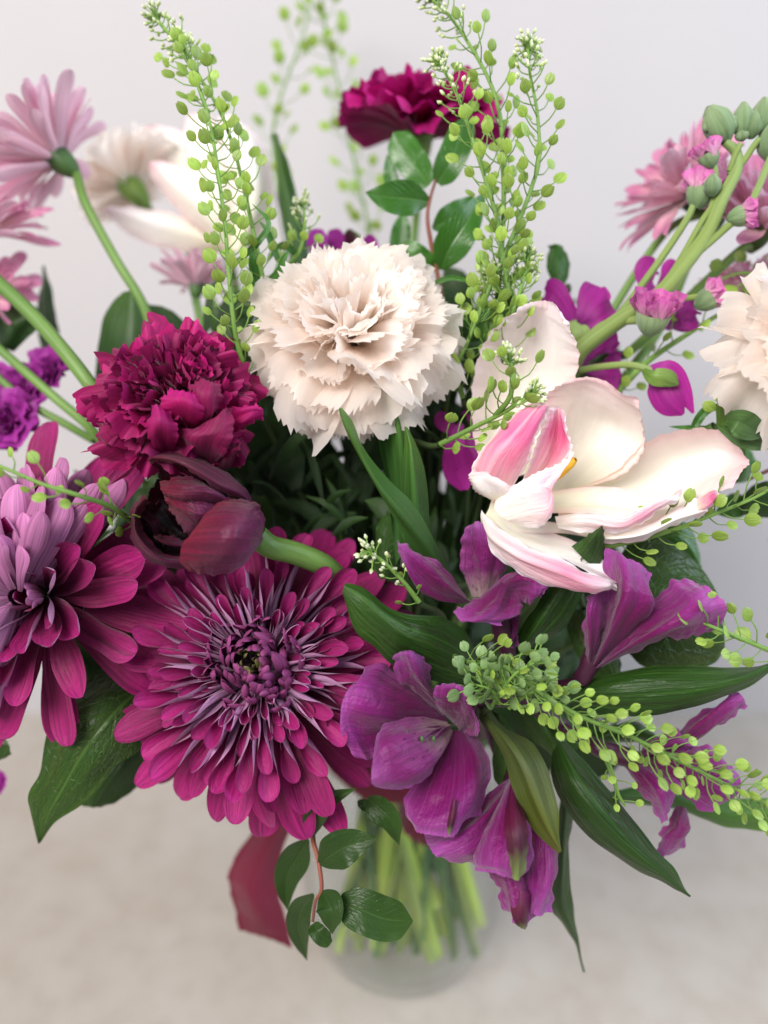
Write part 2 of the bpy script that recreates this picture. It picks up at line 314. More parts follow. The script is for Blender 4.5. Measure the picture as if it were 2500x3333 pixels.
M['pod'] = surf('seed_pod', [(.28, .43, .06), (.35, .52, .085), (.40, .56, .13)], streak=.22, sfreq=5, rough=.36, tr=.35, bump=.5, var=.22, vein='mid', veinc=(.46, .62, .16), spec=.5)
M['podsage'] = surf('sage_seed_pod', [(.17, .30, .10), (.23, .37, .13), (.28, .42, .17)], streak=.2, sfreq=5, rough=.38, tr=.3, bump=.5, var=.2, vein='mid', veinc=(.36, .52, .2), spec=.5)
M['tip'] = surf('tiny_bud', [(.35, .50, .10), (.62, .70, .38), (.85, .86, .70)], streak=.2, rough=.5, tr=.2)
M['anther'] = surf('yellow_anther', [(.75, .42, .03), (.85, .50, .04)], streak=.25, sfreq=6, rough=.7, tr=.05)
M['ribbon'] = surf('crimson_ribbon', [(.15, .006, .028), (.17, .008, .034), (.14, .006, .026)], streak=.15, sfreq=90, bump=.8, rough=.6, tr=.10, sheen=.15, var=0)

def simple(name, col, rough=.5):
    m, nt, N, L, out = nodes(name); pr = N('ShaderNodeBsdfPrincipled'); pr.inputs['Base Color'].default_value = c4(col); pr.inputs['Roughness'].default_value = rough
    L(pr.outputs[0], out.inputs[0]); return m
def mottled(name, c1, c2, c3, s1, s2, rough, bump, bscale):
    m, nt, N, L, out = nodes(name); tc = N('ShaderNodeTexCoord')
    a = N('ShaderNodeTexNoise'); a.inputs['Scale'].default_value = s1; a.inputs['Detail'].default_value = 4; L(tc.outputs['Object'], a.inputs['Vector'])
    b = N('ShaderNodeTexNoise'); b.inputs['Scale'].default_value = s2; b.inputs['Detail'].default_value = 5; L(tc.outputs['Object'], b.inputs['Vector'])
    r1 = N('ShaderNodeMapRange'); r1.inputs[1].default_value = .35; r1.inputs[2].default_value = .65; L(a.outputs[0], r1.inputs[0])
    r2 = N('ShaderNodeMapRange'); r2.inputs[1].default_value = .42; r2.inputs[2].default_value = .66; L(b.outputs[0], r2.inputs[0])
    col = mixc(N, L, r1.outputs[0], c1, c2); col = mixc(N, L, math_node(N, L, 'MULTIPLY', r2.outputs[0], .38), col, c3)
    n = N('ShaderNodeTexNoise'); n.inputs['Scale'].default_value = bscale; n.inputs['Detail'].default_value = 3; L(tc.outputs['Object'], n.inputs['Vector'])
    bp = N('ShaderNodeBump'); bp.inputs['Strength'].default_value = bump; bp.inputs['Distance'].default_value = .002; L(n.outputs[0], bp.inputs['Height'])
    pr = N('ShaderNodeBsdfPrincipled'); L(col, pr.inputs['Base Color']); pr.inputs['Roughness'].default_value = rough; pr.inputs['Specular IOR Level'].default_value = .2
    L(bp.outputs[0], pr.inputs['Normal']); L(pr.outputs[0], out.inputs[0]); return m
def clear(name, tint, gloss, ior):
    m, nt, N, L, out = nodes(name); t = N('ShaderNodeBsdfTransparent'); t.inputs[0].default_value = c4(tint)
    g = N('ShaderNodeBsdfGlossy'); g.inputs['Roughness'].default_value = .04; lw = N('ShaderNodeLayerWeight'); lw.inputs[0].default_value = .5; fz = math_node(N, L, 'ADD', math_node(N, L, 'MULTIPLY', math_node(N, L, 'POWER', lw.outputs['Facing'], 4.5), .85), .035 * (ior > 1.4))
    mx = N('ShaderNodeMixShader'); L(math_node(N, L, 'MULTIPLY', fz, gloss), mx.inputs[0]); L(t.outputs[0], mx.inputs[1]); L(g.outputs[0], mx.inputs[2]); L(mx.outputs[0], out.inputs[0]); return m

# ------------------------------------------------------------------ setting: table cover and wall
def sheet(name, A, B, Cc, Dd, mat):
    mb = MB(); V = np.array([[A, B], [Dd, Cc]], float); V = cat(np.transpose(cat(V, 30), (1, 0, 2)), 30)
    o = mb; mb.grid(V); ob = mb.build(name, mat); ob['kind'] = 'structure'; return ob
sheet('table_surface', (-1.6, -1.2, 0), (1.6, -1.2, 0), (1.6, .34, 0), (-1.6, .34, 0),
      mottled('beige_cloth', (.43, .38, .335), (.45, .41, .37), (.36, .31, .26), 14, 38, .95, .8, 620))
sheet('wall', (-1.6, .335, -.02), (1.6, .335, -.02), (1.6, .335, 1.8), (-1.6, .335, 1.8),
      mottled('painted_plaster', (.50, .475, .48), (.49, .47, .48), (.465, .45, .47), 1.6, 6, .7, .15, 260))

# ------------------------------------------------------------------ vase, water, ribbon
VC = np.array([.014, .020, 0.])
def lathe(mb, prf, mi=0, k=64, cz=0):
    a = np.linspace(0, 2 * math.pi, k + 1); prf = np.array(prf, float); prf[:, 1] = np.where(prf[:, 1] > .012, .012 + (prf[:, 1] - .012) * 1.72, prf[:, 1]); prf = cat(prf, 40)
    V = np.stack([prf[:, 0:1] * np.cos(a), prf[:, 0:1] * np.sin(a), np.repeat(prf[:, 1:2], k + 1, 1)], -1) + VC
    mb.grid(V, mi)
vase = thing('glass_vase', 'round clear glass vase half full of water under the bouquet, green stems showing through', 'vase', VC)
mb = MB(); lathe(mb, [(.001, .004), (.04, .003), (.062, .006), (.074, .025), (.078, .05), (.073, .075), (.058, .095), (.05, .108), (.056, .125), (.062, .132)])
lathe(mb, [(.062, .132), (.0535, .125), (.047, .108), (.055, .095), (.070, .075), (.075, .05), (.071, .028), (.058, .011), (.04, .009), (.001, .009)])
mb.build('vase_wall', clear('vase_glass', (.99, .995, .995), 1.0, 1.5), vase)
mb = MB(); lathe(mb, [(.001, .0005), (.035, .0005), (.055, .001), (.062, .006)]); mb.build('vase_foot', clear('foot_glass', (.985, .995, .995), .5, 1.45), vase)
water = MB(); lathe(water, [(.001, .0105), (.04, .0105), (.057, .013), (.0695, .029), (.0735, .05), (.069, .072), (.060, .083), (.001, .083)])
wo = water.build('water', clear('vase_water', (.985, .995, .985), .3, 1.33)); wo['label'] = 'clear water filling the lower part of the glass vase around the stems'; wo['category'] = 'water'

rib = thing('ribbon', 'wide crimson ribbon tied round the vase neck with one long tail hanging at the left', 'ribbon', VC + np.array([0, -.05, .186]))
mb = MB()
mb.grid(loft(G5, [("330,120 160,300 66,455 72,560 112,725", 500, 510, 505, 510), ("360,160 240,340 165,520 190,640 230,765", 495, 500, 495, 505), ("390,180 300,380 290,560 320,680 348,812", 500, 508, 505, 510)], ruf=.0006)); mb.build('ribbon_tail', M['ribbon'], rib)
mb = MB(); a = np.linspace(0, 2 * math.pi, 49); z = np.linspace(.178, .208, 6)
V = np.stack([np.stack([VC[0] + (.0585 - .22 * abs(zz - .186) + .0012 * np.sin(7 * a + zz * 300)) * np.cos(a), VC[1] + (.0585 - .22 * abs(zz - .186) + .0012 * np.sin(7 * a + zz * 300)) * np.sin(a), np.full(49, zz)], -1) for zz in z], 0)
mb.grid(V); mb.build('ribbon_band', M['ribbon'], rib)
mb = MB(); mb.grid(loft(G5, [("820,150 830,240 850,290 900,330 950,355", 560, 545), ("870,140 890,200 920,260 950,300 985,330", 555, 540), ("920,130 960,200 1000,260 1010,300 1020,320", 565, 550)], ruf=.0006)); mb.build('ribbon_loop', M['ribbon'], rib)

# ------------------------------------------------------------------ stems that run into the vase
_k = [0]
def vase_stem(parent, p0, d0, r, mat='stem', lead=.09):
    """from the flower, back through the vase neck, to a foot on the bottom of the vase"""
    i = _k[0]; _k[0] += 1
    p0 = np.asarray(p0, float); d0 = nz(d0); r_v = max(r, .0021) * 1.7; ang = i * 2.4; rr = .012 + .026 * ((i * 37 % 10) / 10)
    neck = VC + np.array([rr * math.cos(ang), rr * math.sin(ang), .195])
    to = p0 - neck; th = math.atan2(to[1], to[0]) + math.pi; fr_ = .020 + .042 * ((i * 53 % 10) / 10)
    foot = VC + np.array([fr_ * math.cos(th) * 1.1, fr_ * math.sin(th) * .35 - .036, .014 + .055 * ((i * 29 % 10) / 10) ** 1.8])
    neck2 = neck * .45 + foot * .55
    q1 = p0 + d0 * lead * .55 + FW * .03; q2 = neck + nz(q1 - neck) * .05
    P = cat([p0, q1, q2, neck], 40)
    mb = MB(); mb.tube(P, r, 8); st = mb.build('stem', M[mat], parent)
    mb = MB(); P2 = cat([neck, neck2, foot], 12); mb.tube(P2, r_v * (.55, 1.15, .7, 1.0, .5, .85)[i % 6], 8)
    mb.build('stem_end', M[('stemvasec', 'stemvase', 'stemvaseb', 'stemvase', 'stemvasec', 'stemvaseb')[i % 6]], parent)
    return st

# ------------------------------------------------------------------ radial flowers
def orient(axis, roll=0.):
    z = nz(axis); x = nz(np.cross(UP, z)) if abs(z @ UP) < .98 else RT; y = np.cross(z, x)
    Rm = Matrix(((x[0], y[0], z[0]), (x[1], y[1], z[1]), (x[2], y[2], z[2]))).to_4x4()
    return Rm @ Matrix.Rotation(roll, 4, 'Z')
def ray_mesh(name, L_, wd, a0, a1, c0, c1, width, mat, n=16, m=9, side=0., tipcurl=0., spoon=.60, notch=0., g=rnd):
    t = 1 - (1 - np.linspace(0, 1, n)) ** 1.7; ang = a0 + (a1 - a0) * t ** 1.2 + tipcurl * t ** 5
    dt = np.diff(t) * L_; am = (ang[1:] + ang[:-1]) / 2
    P = np.stack([np.concatenate([[0], np.cumsum(np.cos(am) * dt)]), side * t ** 2, np.concatenate([[0], np.cumsum(np.sin(am) * dt)])], 1)
    q = prof(width, t) * np.sqrt(np.clip(1 - np.clip((t - .80) / .203, 0, 1) ** 2, 0, 1)) * (1 + .05 * np.sin(9 * t + g.random() * 6))
    N = np.stack([-np.sin(ang), 0 * ang, np.cos(ang)], 1)
    V = strip(P, N, (wd * q).clip(1e-5), (c1 + (c0 - c1) * (1 - np.clip((t - spoon) / (.97 - spoon), 0, 1) ** 1.3) if c0 > 1.9 else c0 + (c1 - c0) * t), m)
    V[..., 2] += (np.sin(t * 9 + g.random() * 6)[:, None] * np.linspace(-1, 1, m)[None] * wd * .12)
    mb = MB(); mb.grid(V); me_o = mb.build(name, mat)
    me = me_o.data; bpy.data.objects.remove(me_o); return me
WR = [.30, .48, .68, .86, .97, 1, .98, .96]
WS = [.75, .80, .84, .88, .94, 1, 1, 1]
WI = [.5, .7, .9, 1, 1, .9, .7]
def add_rays(root, base, Rm, rings, variants=4, r=rnd, name='petal', skip=None):
    for (n, r0, z0, L_, wd, a0, a1, c0, c1, width, mat) in rings:
        ms = [ray_mesh('petal', L_ * r.uniform(.92, 1.06), wd * r.uniform(.88, 1.1), a0 + r.uniform(-.08, .08), a1 + r.uniform(-.16, .16), c0, c1 * r.uniform(.8, 1.25), width, M[mat],
                       side=r.uniform(-.14, .14) * L_, tipcurl=r.uniform(-.4, .5), notch=.12, g=r) for _ in range(variants)]
        off = r.random() * 6.28
        for k in range(n):
            az = off + (k + r.uniform(-.3, .3)) * 2 * math.pi / n
            if skip and skip(az, r0): continue
            o = bpy.data.objects.new('petal', ms[k % variants]); COL.objects.link(o); o.parent = root
            sc = r.uniform(.84, 1.12)
            o.matrix_local = (Rm @ Matrix.Rotation(az, 4, 'Z') @ Matrix.Translation((r0, 0, z0 + r.uniform(-.001, .001))) @ Matrix.Rotation(r.uniform(-.14, .14), 4, 'Y') @ Matrix.Rotation(r.uniform(-.45, .45), 4, 'X') @ Matrix.Diagonal((sc, sc, sc, 1)))
def calyx_cup(parent, base, axis, r, h, mat='calyxdk', name='calyx', flare=1.0):
    ax = nz(axis); mb = MB()
    t = np.linspace(0, 1, 10); P = np.array([base - ax * h * (1 - q) for q in t]); rad = r * prof([.22, .62, .85, .95, flare], t)
    mb.tube(P, rad, 14); return mb.build(name, M[mat], parent)

# main chrysanthemum
def mum(label, centre, axis, scale, rings, seed, roll=0., skip=None):
    root = thing('chrysanthemum', label, 'flower', centre, 'large magenta chrysanthemums')
    add_rays(root, centre, orient(axis, roll), [(n, r0 * scale, z0 * scale, L_ * scale, wd * scale, *rest) for (n, r0, z0, L_, wd, *rest) in rings], 5, random.Random(seed), skip=skip)
    cc = np.array(centre); ax = nz(axis)
    calyx_cup(root, cc + ax * .004, ax, .022 * scale, .02 * scale)
    vase_stem(root, cc - ax * .01, -ax, .0035)
    return root
mum('big magenta chrysanthemum facing the viewer with a tight dark core, below the dark tulip', W(862, 2190, .396), cdir(-.05, .34, .93), 1.06, [
    (19, .008, -.006, .074, .0078, -.20, -.72, .5, .25, WR, 'mumray'),
    (22, .008, -.002, .068, .0072, .02, -.40, .6, .30, WR, 'mumray'),
    (23, .008, .002, .060, .0068, .18, -.05, .8, .5, WR, 'mumray'),
    (24, .007, .005, .053, .0068, .34, .16, 2.8, .80, WS, 'mum'),
    (25, .006, .007, .047, .0064, .46, .32, 2.9, .95, WS, 'mum'),
    (26, .006, .009, .041, .0058, .60, .48, 2.9, 1.1, WS, 'mum'),
    (27, .007, .010, .034, .0050, .74, .66, 2.9, 1.5, WS, 'mum'),
    (24, .008, .010, .027, .0042, .90, .95, 2.6, 1.9, WS, 'mum'),
    (28, .0155, .008, .024, .0036, .95, 1.75, 1.3, 1.6, WI, 'mumin'),
    (26, .0132, .013, .023, .0034, 1.05, 2.0, 1.3, 1.6, WI, 'mumin'),
    (23, .0102, .018, .020, .0031, 1.15, 2.2, 1.2, 1.5, WI, 'mumin'),
    (19, .0070, .022, .016, .0028, 1.25, 2.3, 1.2, 1.5, WI, 'mumin'),
    (14, .0042, .026, .011, .0020, 1.2, 2.0, 1.2, 1.4, WI, 'mumgreen'),
    (8, .001, .023, .006, .0014, 1.2, 1.8, 1.2, 1.4, WI, 'mumgreen')], 3)
lm = mum('big magenta chrysanthemum with lilac inner petals, cut by the left edge', W(140, 1940, .384), cdir(.02, .12, .97), 1.0, [
    (10, .006, -.008, .076, .0090, -.10, -.45, .5, .35, WR, 'mumray'),
    (11, .006, -.004, .064, .0092, .10, -.20, .6, .4, WR, 'mumray'),
    (13, .006, .000, .048, .0090, .35, .25, .9, .7, WR, 'mumray'),
    (10, .005, .003, .036, .0085, .65, .85, 1.1, 1.0, WR, 'mum'),
    (8, .004, .004, .027, .0065, .95, 1.2, 1.2, 1.2, WR, 'mum'), (9, .003, .006, .021, .005, 1.2, 1.7, 1.2, 1.2, WR, 'mumlilac')], 11)
# on its left half the inner petals curl over and show their lilac backs
lr = random.Random(12); lRm = orient(cdir(-.12, .10, .97))
for (n, r0, z0, L_, wd, tilt, c) in ((13, .006, -.002, .066, .0074, -.02, .9), (13, .006, .003, .056, .0076, .12, 1.0), (12, .005, .008, .047, .0076, .28, 1.1), (10, .004, .012, .037, .0070, .46, 1.2), (8, .003, .014, .026, .0062, .66, 1.3)):
    ms = [ray_mesh('petal', L_ * lr.uniform(.9, 1.05), wd * lr.uniform(.85, 1.15), -tilt, -tilt + lr.uniform(.2, .5), c, c * .8, WR, M['mumlilac'], side=lr.uniform(-.1, .1) * L_, notch=.15, g=lr) for _ in range(4)]
    for k in range(n):
        az = R(62) + (k + lr.uniform(-.3, .3)) * R(205) / n
        o = bpy.data.objects.new('petal', ms[k % 4]); COL.objects.link(o); o.parent = lm
        o.matrix_local = lRm @ Matrix.Rotation(az, 4, 'Z') @ Matrix.Translation((r0, 0, z0 + .010)) @ Matrix.Rotation(lr.uniform(-.16, .16), 4, 'Y') @ Matrix.Rotation(math.pi + lr.uniform(-.6, .6), 4, 'X')

def patch_part(root, name, fr, patches, **kw):
    """several joined patches forming one petal; patches: (spec, material key, options)"""
    mb = MB(); mats = []
    for spec, mk, opt in patches:
        if M[mk] not in mats: mats.append(M[mk])
        o = dict(kw); o.update(opt); mb.grid(loft(fr, spec, **o), mats.index(M[mk]))
    return mb.build(name, mats, root)
# carnations: fringed fan petals
def fan_mesh(L_, wd, a0, a1, teeth, ruf, mat, r, n=16, m=33):
    t = np.linspace(0, 1, n); s = np.linspace(-1, 1, m); s[1:-1] += np.array([r.uniform(-.7, .7) for _ in range(m - 2)]) / m; ang = a0 + (a1 - a0) * t ** 1.1
    P = np.stack([np.cumsum(np.cos(ang)) * L_ / n, 0 * t, np.cumsum(np.sin(ang)) * L_ / n], 1); P -= P[0]
    N = np.stack([-np.sin(ang), 0 * ang, np.cos(ang)], 1); T = np.stack([np.cos(ang), 0 * ang, np.sin(ang)], 1)
    width = wd * prof([.12, .2, .36, .6, .85, 1, 1.05], t)
    V = P[:, None] + np.array([0, 1, 0]) * (width[:, None] * s)[..., None]
    tt = (t ** 6)[:, None]
    saw = np.array([(r.uniform(.1, 1.15) if r.random() < .8 else 0) if j % 2 else r.uniform(-.4, .3) for j in range(m)]) * teeth + teeth * .5 * np.sin(9 * s + r.random() * 6)
    V += T[:, None] * ((t ** 2)[:, None] * (-.22 * L_ * s ** 2)[None] + tt * saw[None])[..., None]
    ph = [r.random() * 6.28 for _ in range(4)]; k1, k2 = r.uniform(4.5, 7), r.uniform(11, 15)
    z = ruf * (t[:, None] ** 1.8) * (np.sin(k1 * s + ph[0])[None] + .45 * np.sin(k2 * s + ph[1])[None] * t[:, None] + .35 * np.sin(5 * t[:, None] + 2 * s + ph[2]))
    cupv = r.uniform(.0, .35) * width[:, None] * s[None] ** 2
    V += N[:, None] * (z + cupv)[..., None]
    mb = MB(); mb.grid(V); o = mb.build('petal', mat); me = o.data; bpy.data.objects.remove(o); return me
def carnation(label, centre, axis, rings, mat, teeth, ruf, seed, group=None, stem=True, roll=0, lo=False, calyx=True, stemmat='stem', stempath=None):
    r = random.Random(seed); root = thing('carnation', label, 'flower', centre, group); Rm = orient(axis, roll)
    for (n, a0, a1, L_, wd, z0) in rings:
        ms = [fan_mesh(L_ * r.uniform(.9, 1.06), wd * r.uniform(.85, 1.15), a0, a1 + r.uniform(-.25, .25), teeth, ruf * r.uniform(.7, 1.3), M[mat], r, *((12, 25) if lo else (16, 47))) for _ in range(min(n, 6))]
        off = r.random() * 6.28
        for k in range(n):
            az = off + (k + r.uniform(-.3, .3)) * 2 * math.pi / n
            o = bpy.data.objects.new('petal', ms[k % len(ms)]); COL.objects.link(o); o.parent = root
            o.matrix_local = Rm @ Matrix.Rotation(az, 4, 'Z') @ Matrix.Translation((.0015, 0, z0)) @ Matrix.Rotation(r.uniform(-.35, .35), 4, 'X') @ Matrix.Rotation(r.uniform(-.15, .15), 4, 'Y')
    c = np.array(centre); ax = nz(axis)
    if calyx: calyx_cup(root, c + ax * .012, ax, .009, .03, 'calyx', flare=1.25)
    if stem: vase_stem(root, c - ax * .018, -ax, .0026, stemmat)
    return root
CARN = lambda k, w=1.0: [(8, .9, -.95, .052 * k, .021 * k * w, 0), (9, 1.0, -.35, .051 * k, .020 * k * w, .001), (11, 1.1, .0, .048 * k, .018 * k * w, .002), (12, 1.25, .35, .045 * k, .016 * k * w, .003),
                         (12, 1.35, .65, .042 * k, .014 * k * w, .004), (12, 1.42, .95, .039 * k, .0125 * k * w, .005), (10, 1.48, 1.25, .036 * k, .011 * k * w, .006), (7, 1.52, 1.5, .033 * k, .009 * k * w, .006)]
CREAM = lambda k: [(7, .9, -1.05, .057 * k, .028 * k, 0), (7, 1.0, -.45, .053 * k, .027 * k, .001), (8, 1.1, -.05, .050 * k, .026 * k, .002), (9, 1.25, .30, .047 * k, .023 * k, .003),
                   (8, 1.35, .58, .044 * k, .021 * k, .004), (7, 1.42, .85, .040 * k, .019 * k, .005), (5, 1.48, 1.10, .036 * k, .016 * k, .006)]
carnation('cream blush carnation in full bloom with fringed petals, at the upper centre of the bouquet', W(1150, 1145, .405), cdir(-.05, .46, .88), CREAM(1.08), 'wcarn', .0036, .0036, 5, 'cream carnations')
cc = [o for o in bpy.data.objects if o.get('label', '').startswith('cream blush')][0]; cr = random.Random(55)
for k in range(4):                                            # long outer petals hanging below the bloom
    o = bpy.data.objects.new('petal', fan_mesh(.054, .022, .6, -1.15, .0042, .0032, M['wcarn'], cr, 18, 47)); COL.objects.link(o); o.parent = cc
    o.matrix_local = orient(cdir(-.05, .46, .88)) @ Matrix.Rotation(R(-118 + 22 * k), 4, 'Z') @ Matrix.Rotation(cr.uniform(-.2, .2), 4, 'X')
carnation('cerise carnation with tightly ruffled petals, left of the cream carnation', W(585, 1345, .388), cdir(.08, .42, .9), CARN(.86, 1.15) + [(8, 1.2, .8, .037, .014, .003)], 'dcarn', .0014, .0052, 21, 'cerise carnations')
dc = [o for o in bpy.data.objects if o.get('label', '').startswith('cerise carnation')][0]
K = dict(nv=34, nu=21, ruf=.0006, freq=4, fringe=.0007, wr=.0008)
for spec, mk in (([("990,900 930,860 890,780 880,700 920,600", 366, 350, 344, 346), ("1000,890 960,800 950,740 950,670 945,590", 362, 344, 337, 342), ("1010,900 1050,820 1065,740 1030,660 990,600", 366, 350, 345, 347)], 'dcarnb'),
                 ([("1080,740 1020,660 970,600 990,540 1030,505", 364, 348, 344, 350), ("1130,745 1110,650 1100,580 1090,530 1110,500", 360, 341, 338, 346), ("1170,740 1210,680 1230,620 1200,540 1180,510", 364, 348, 344, 350)], 'dcarnb'),
                 ([("1170,745 1200,640 1150,540 1150,470 1200,430", 366, 352, 348, 352), ("1200,740 1250,650 1240,560 1250,490 1260,440", 362, 346, 342, 350), ("1230,720 1290,640 1330,560 1320,480 1300,450", 368, 356, 352, 356)], 'dcarn'),
                 ([("1100,900 1060,820 1060,750 1110,735 1160,760", 368, 356, 352, 354), ("1200,900 1200,840 1210,790 1270,740 1330,620", 366, 350, 346, 350), ("1300,930 1340,880 1380,800 1400,700 1390,610", 368, 354, 350, 354)], 'dcarn'),
                 ([("1330,760 1390,760 1440,730 1520,690 1570,660", 372, 366, 362, 364), ("1320,720 1380,700 1450,660 1520,620 1580,610", 368, 360, 354, 358), ("1340,680 1350,640 1380,600 1460,590 1530,590", 372, 364, 358, 360)], 'dcarnb'),
                 ([("1200,960 1180,900 1240,860 1330,850 1420,800", 374, 364, 360), ("1280,970 1290,920 1330,890 1380,870 1440,840", 372, 360, 354), ("1360,980 1390,950 1410,920 1430,890 1450,860", 376, 366, 362)], 'dcarn'),
                 ([("800,900 700,880 620,840 580,780 600,700", 374, 364, 360), ("830,880 760,820 700,780 660,740 650,690", 370, 358, 354), ("860,860 830,780 790,720 750,700 700,690", 374, 364, 360)], 'dcarn')):
    patch_part(dc, 'petal', F4, [(spec, mk, {})], **K)
carnation('blurred cerise carnation high at the back, seen from the side', W(1365, 470, .50), cdir(.05, .93, .30), [(9, .8, -.30, .062, .025, 0), (9, 1.0, .05, .058, .024, 0), (9, 1.15, .4, .050, .020, 0), (8, 1.3, .8, .044, .016, 0)], 'dcarnb', .0015, .004, 31, 'cerise carnations', lo=True)
carnation('cream carnation cut by the right edge of the photo, above the open tulip', W(2600, 1200, .375), cdir(.15, .40, .85), CREAM(.95), 'wcarn', .0035, .0036, 41, 'cream carnations', calyx=False)
carnation('blurred cream carnation behind the left white tulip, turned away to show its green cup', W(440, 625, .55), cdir(-.50, .62, -.25), [(8, .9, .0, .045, .018, 0), (9, 1.0, .3, .042, .017, 0), (9, 1.2, .6, .038, .015, 0), (6, 1.4, 1.0, .032, .012, 0)], 'wcarn', .002, .003, 51, 'cream carnations', lo=True, calyx=True)

# pale pink spray daisies
def daisy(label, centre, axis, R_, n, seed, stem=None, lift=.35, cal=.19, sp=.002, mat='pdaisy'):
    r = random.Random(seed); root = thing('spray_daisy', label, 'flower', centre, 'pale pink spray daisies'); Rm = orient(axis)
    add_rays(root, centre, Rm, [(n, R_ * .12, 0, R_ * 1.0, R_ * .115, lift, lift - .35, .6, .4, WR, mat), (n + 3, R_ * .12, R_ * .05, R_ * .93, R_ * .105, lift + .2, lift, .7, .5, WR, mat),
                                (n + 2, R_ * .1, R_ * .1, R_ * .8, R_ * .11, lift + .45, lift + .35, .8, .6, WR, mat), (n, R_ * .08, R_ * .12, R_ * .6, R_ * .09, lift + .75, lift + .8, .9, .7, WR, mat)], 3, r)
    c = np.array(centre); ax = nz(axis)
    calyx_cup(root, c + ax * R_ * .08, ax, R_ * cal, R_ * .42, 'calyxdk', flare=1.0)
    if stem is not None:
        mb = MB(); P = cat([c - ax * R_ * .3] + [np.array(p) for p in stem], 30); mb.tube(P, sp, 8); mb.build('stem', M['stem'], root)
        vase_stem(root, P[-1], P[-1] - P[-4], sp, 'stemdk', .05)
    return root
daisy('pale pink daisy at the upper left seen from behind on a long bent green stem', W(195, 520, .47), cdir(-.74, .62, .02), .042, 19, 61, [D0(185, 440, .46), D0(250, 560, .455), D0(310, 660, .455), D0(340, 760, .46)], sp=.0027)
daisy('pale pink daisy cut by the left edge below the bent stemmed one', W(-50, 760, .47), cdir(.15, .45, .2), .036, 16, 62, None)
daisy('pale pink daisy at the left edge, lowest of the left three', W(-50, 960, .47), cdir(.3, .2, .3), .030, 15, 63, None)
daisy('dusky pink daisy seen from below behind the left green sprig', W(640, 935, .50), cdir(.05, .85, -.1), .026, 15, 64, [D0(430, 680, .5), D0(440, 760, .5)], lift=.5, sp=.0026)
daisy('pale pink daisy at the right, furthest left of the right group', W(2250, 640, .46), cdir(-.65, .55, .15), .044, 15, 65, [D0(1440, 500, .455), D0(1330, 660, .455), D0(1260, 800, .455)], sp=.0022)
daisy('pale pink daisy behind the grey green buds', W(2330, 690, .47), cdir(.1, .75, .25), .040, 15, 66, [D0(1490, 560, .46), D0(1430, 700, .455), D0(1340, 830, .45)], sp=.0028)
daisy('pink daisy with spiky petals at the right edge of the photo', W(2480, 740, .44), cdir(.1, .55, .5), .042, 16, 67, [D0(1600, 540, .44), D0(1480, 650, .44), D0(1360, 760, .44)], sp=.0026)
daisy('small pink daisy under the right edge daisy, beside the cream carnation', W(2440, 950, .46), cdir(-.2, .75, .2), .026, 14, 68, None)

# thick blurred stems crossing on the left
for lab, pts, r_ in (('thick green flower stem crossing from the left edge to the cerise carnation', [(-60, 560, 435), (60, 670, 425), (140, 760, 420), (205, 845, 418), (260, 930, 430)], .0039),
                     ('thinner green stem crossing the violet blossoms at the left edge', [(-40, 720, 450), (40, 790, 445), (120, 860, 440), (190, 920, 440), (240, 980, 450)], .0026),
                     ('short green stem between the violet blossoms, lowest of the left stems', [(-20, 800, 455), (60, 870, 450), (140, 915, 450), (200, 950, 455)], .0022)):
    P = cat([D0(x, y, d / 1000) for x, y, d in pts], 30); t = thing('flower_stem', lab, 'stem', P[0], 'bare stems on the left')
    mb = MB(); mb.tube(P, r_, 10); mb.build('stem', M['stem'], t); vase_stem(t, P[-1], P[-1] - P[-4], r_, 'stemdk', .05)

# ------------------------------------------------------------------ open white tulip (right)
wt = thing('tulip', 'open white tulip with pink ruffled edges and one yellow anther, on the right', 'flower', F6(250, 1350, .40), 'white and pink tulips')
K = dict(nv=64, nu=29, ruf=.0005, freq=9, fringe=.00022, wr=.0007)
patch_part(wt, 'petal', F6, [([("-20,1180 -100,1000 -118,760 -85,520 0,335 150,195", 392, 398, 392, 380), ("30,1200 20,900 60,640 150,380 240,160", 402, 415, 418, 400, 384), ("130,1200 220,900 260,640 300,380 330,150", 404, 420, 422, 405, 384),
                                ("230,1180 330,900 370,680 390,420 385,165", 404, 415, 415, 396, 378), ("300,1150 420,860 495,640 528,450 450,270", 400, 402, 398, 384, 374)], 'wtulw', {})], **K)
patch_part(wt, 'petal', F6, [([("250,1280 290,1050 300,880 330,720 420,640", 400, 400, 390, 384), ("330,1290 430,1050 480,860 520,700 570,608", 402, 412, 406, 396, 386), ("420,1290 600,1080 680,900 710,780 700,640", 402, 412, 410, 396, 384),
                                ("500,1280 720,1160 860,1010 880,860 785,705", 400, 404, 400, 390, 380), ("560,1270 780,1185 905,1050 912,900 875,715", 398, 396, 390, 384, 376)], 'wtul', {'ruf': .0004})], **K)
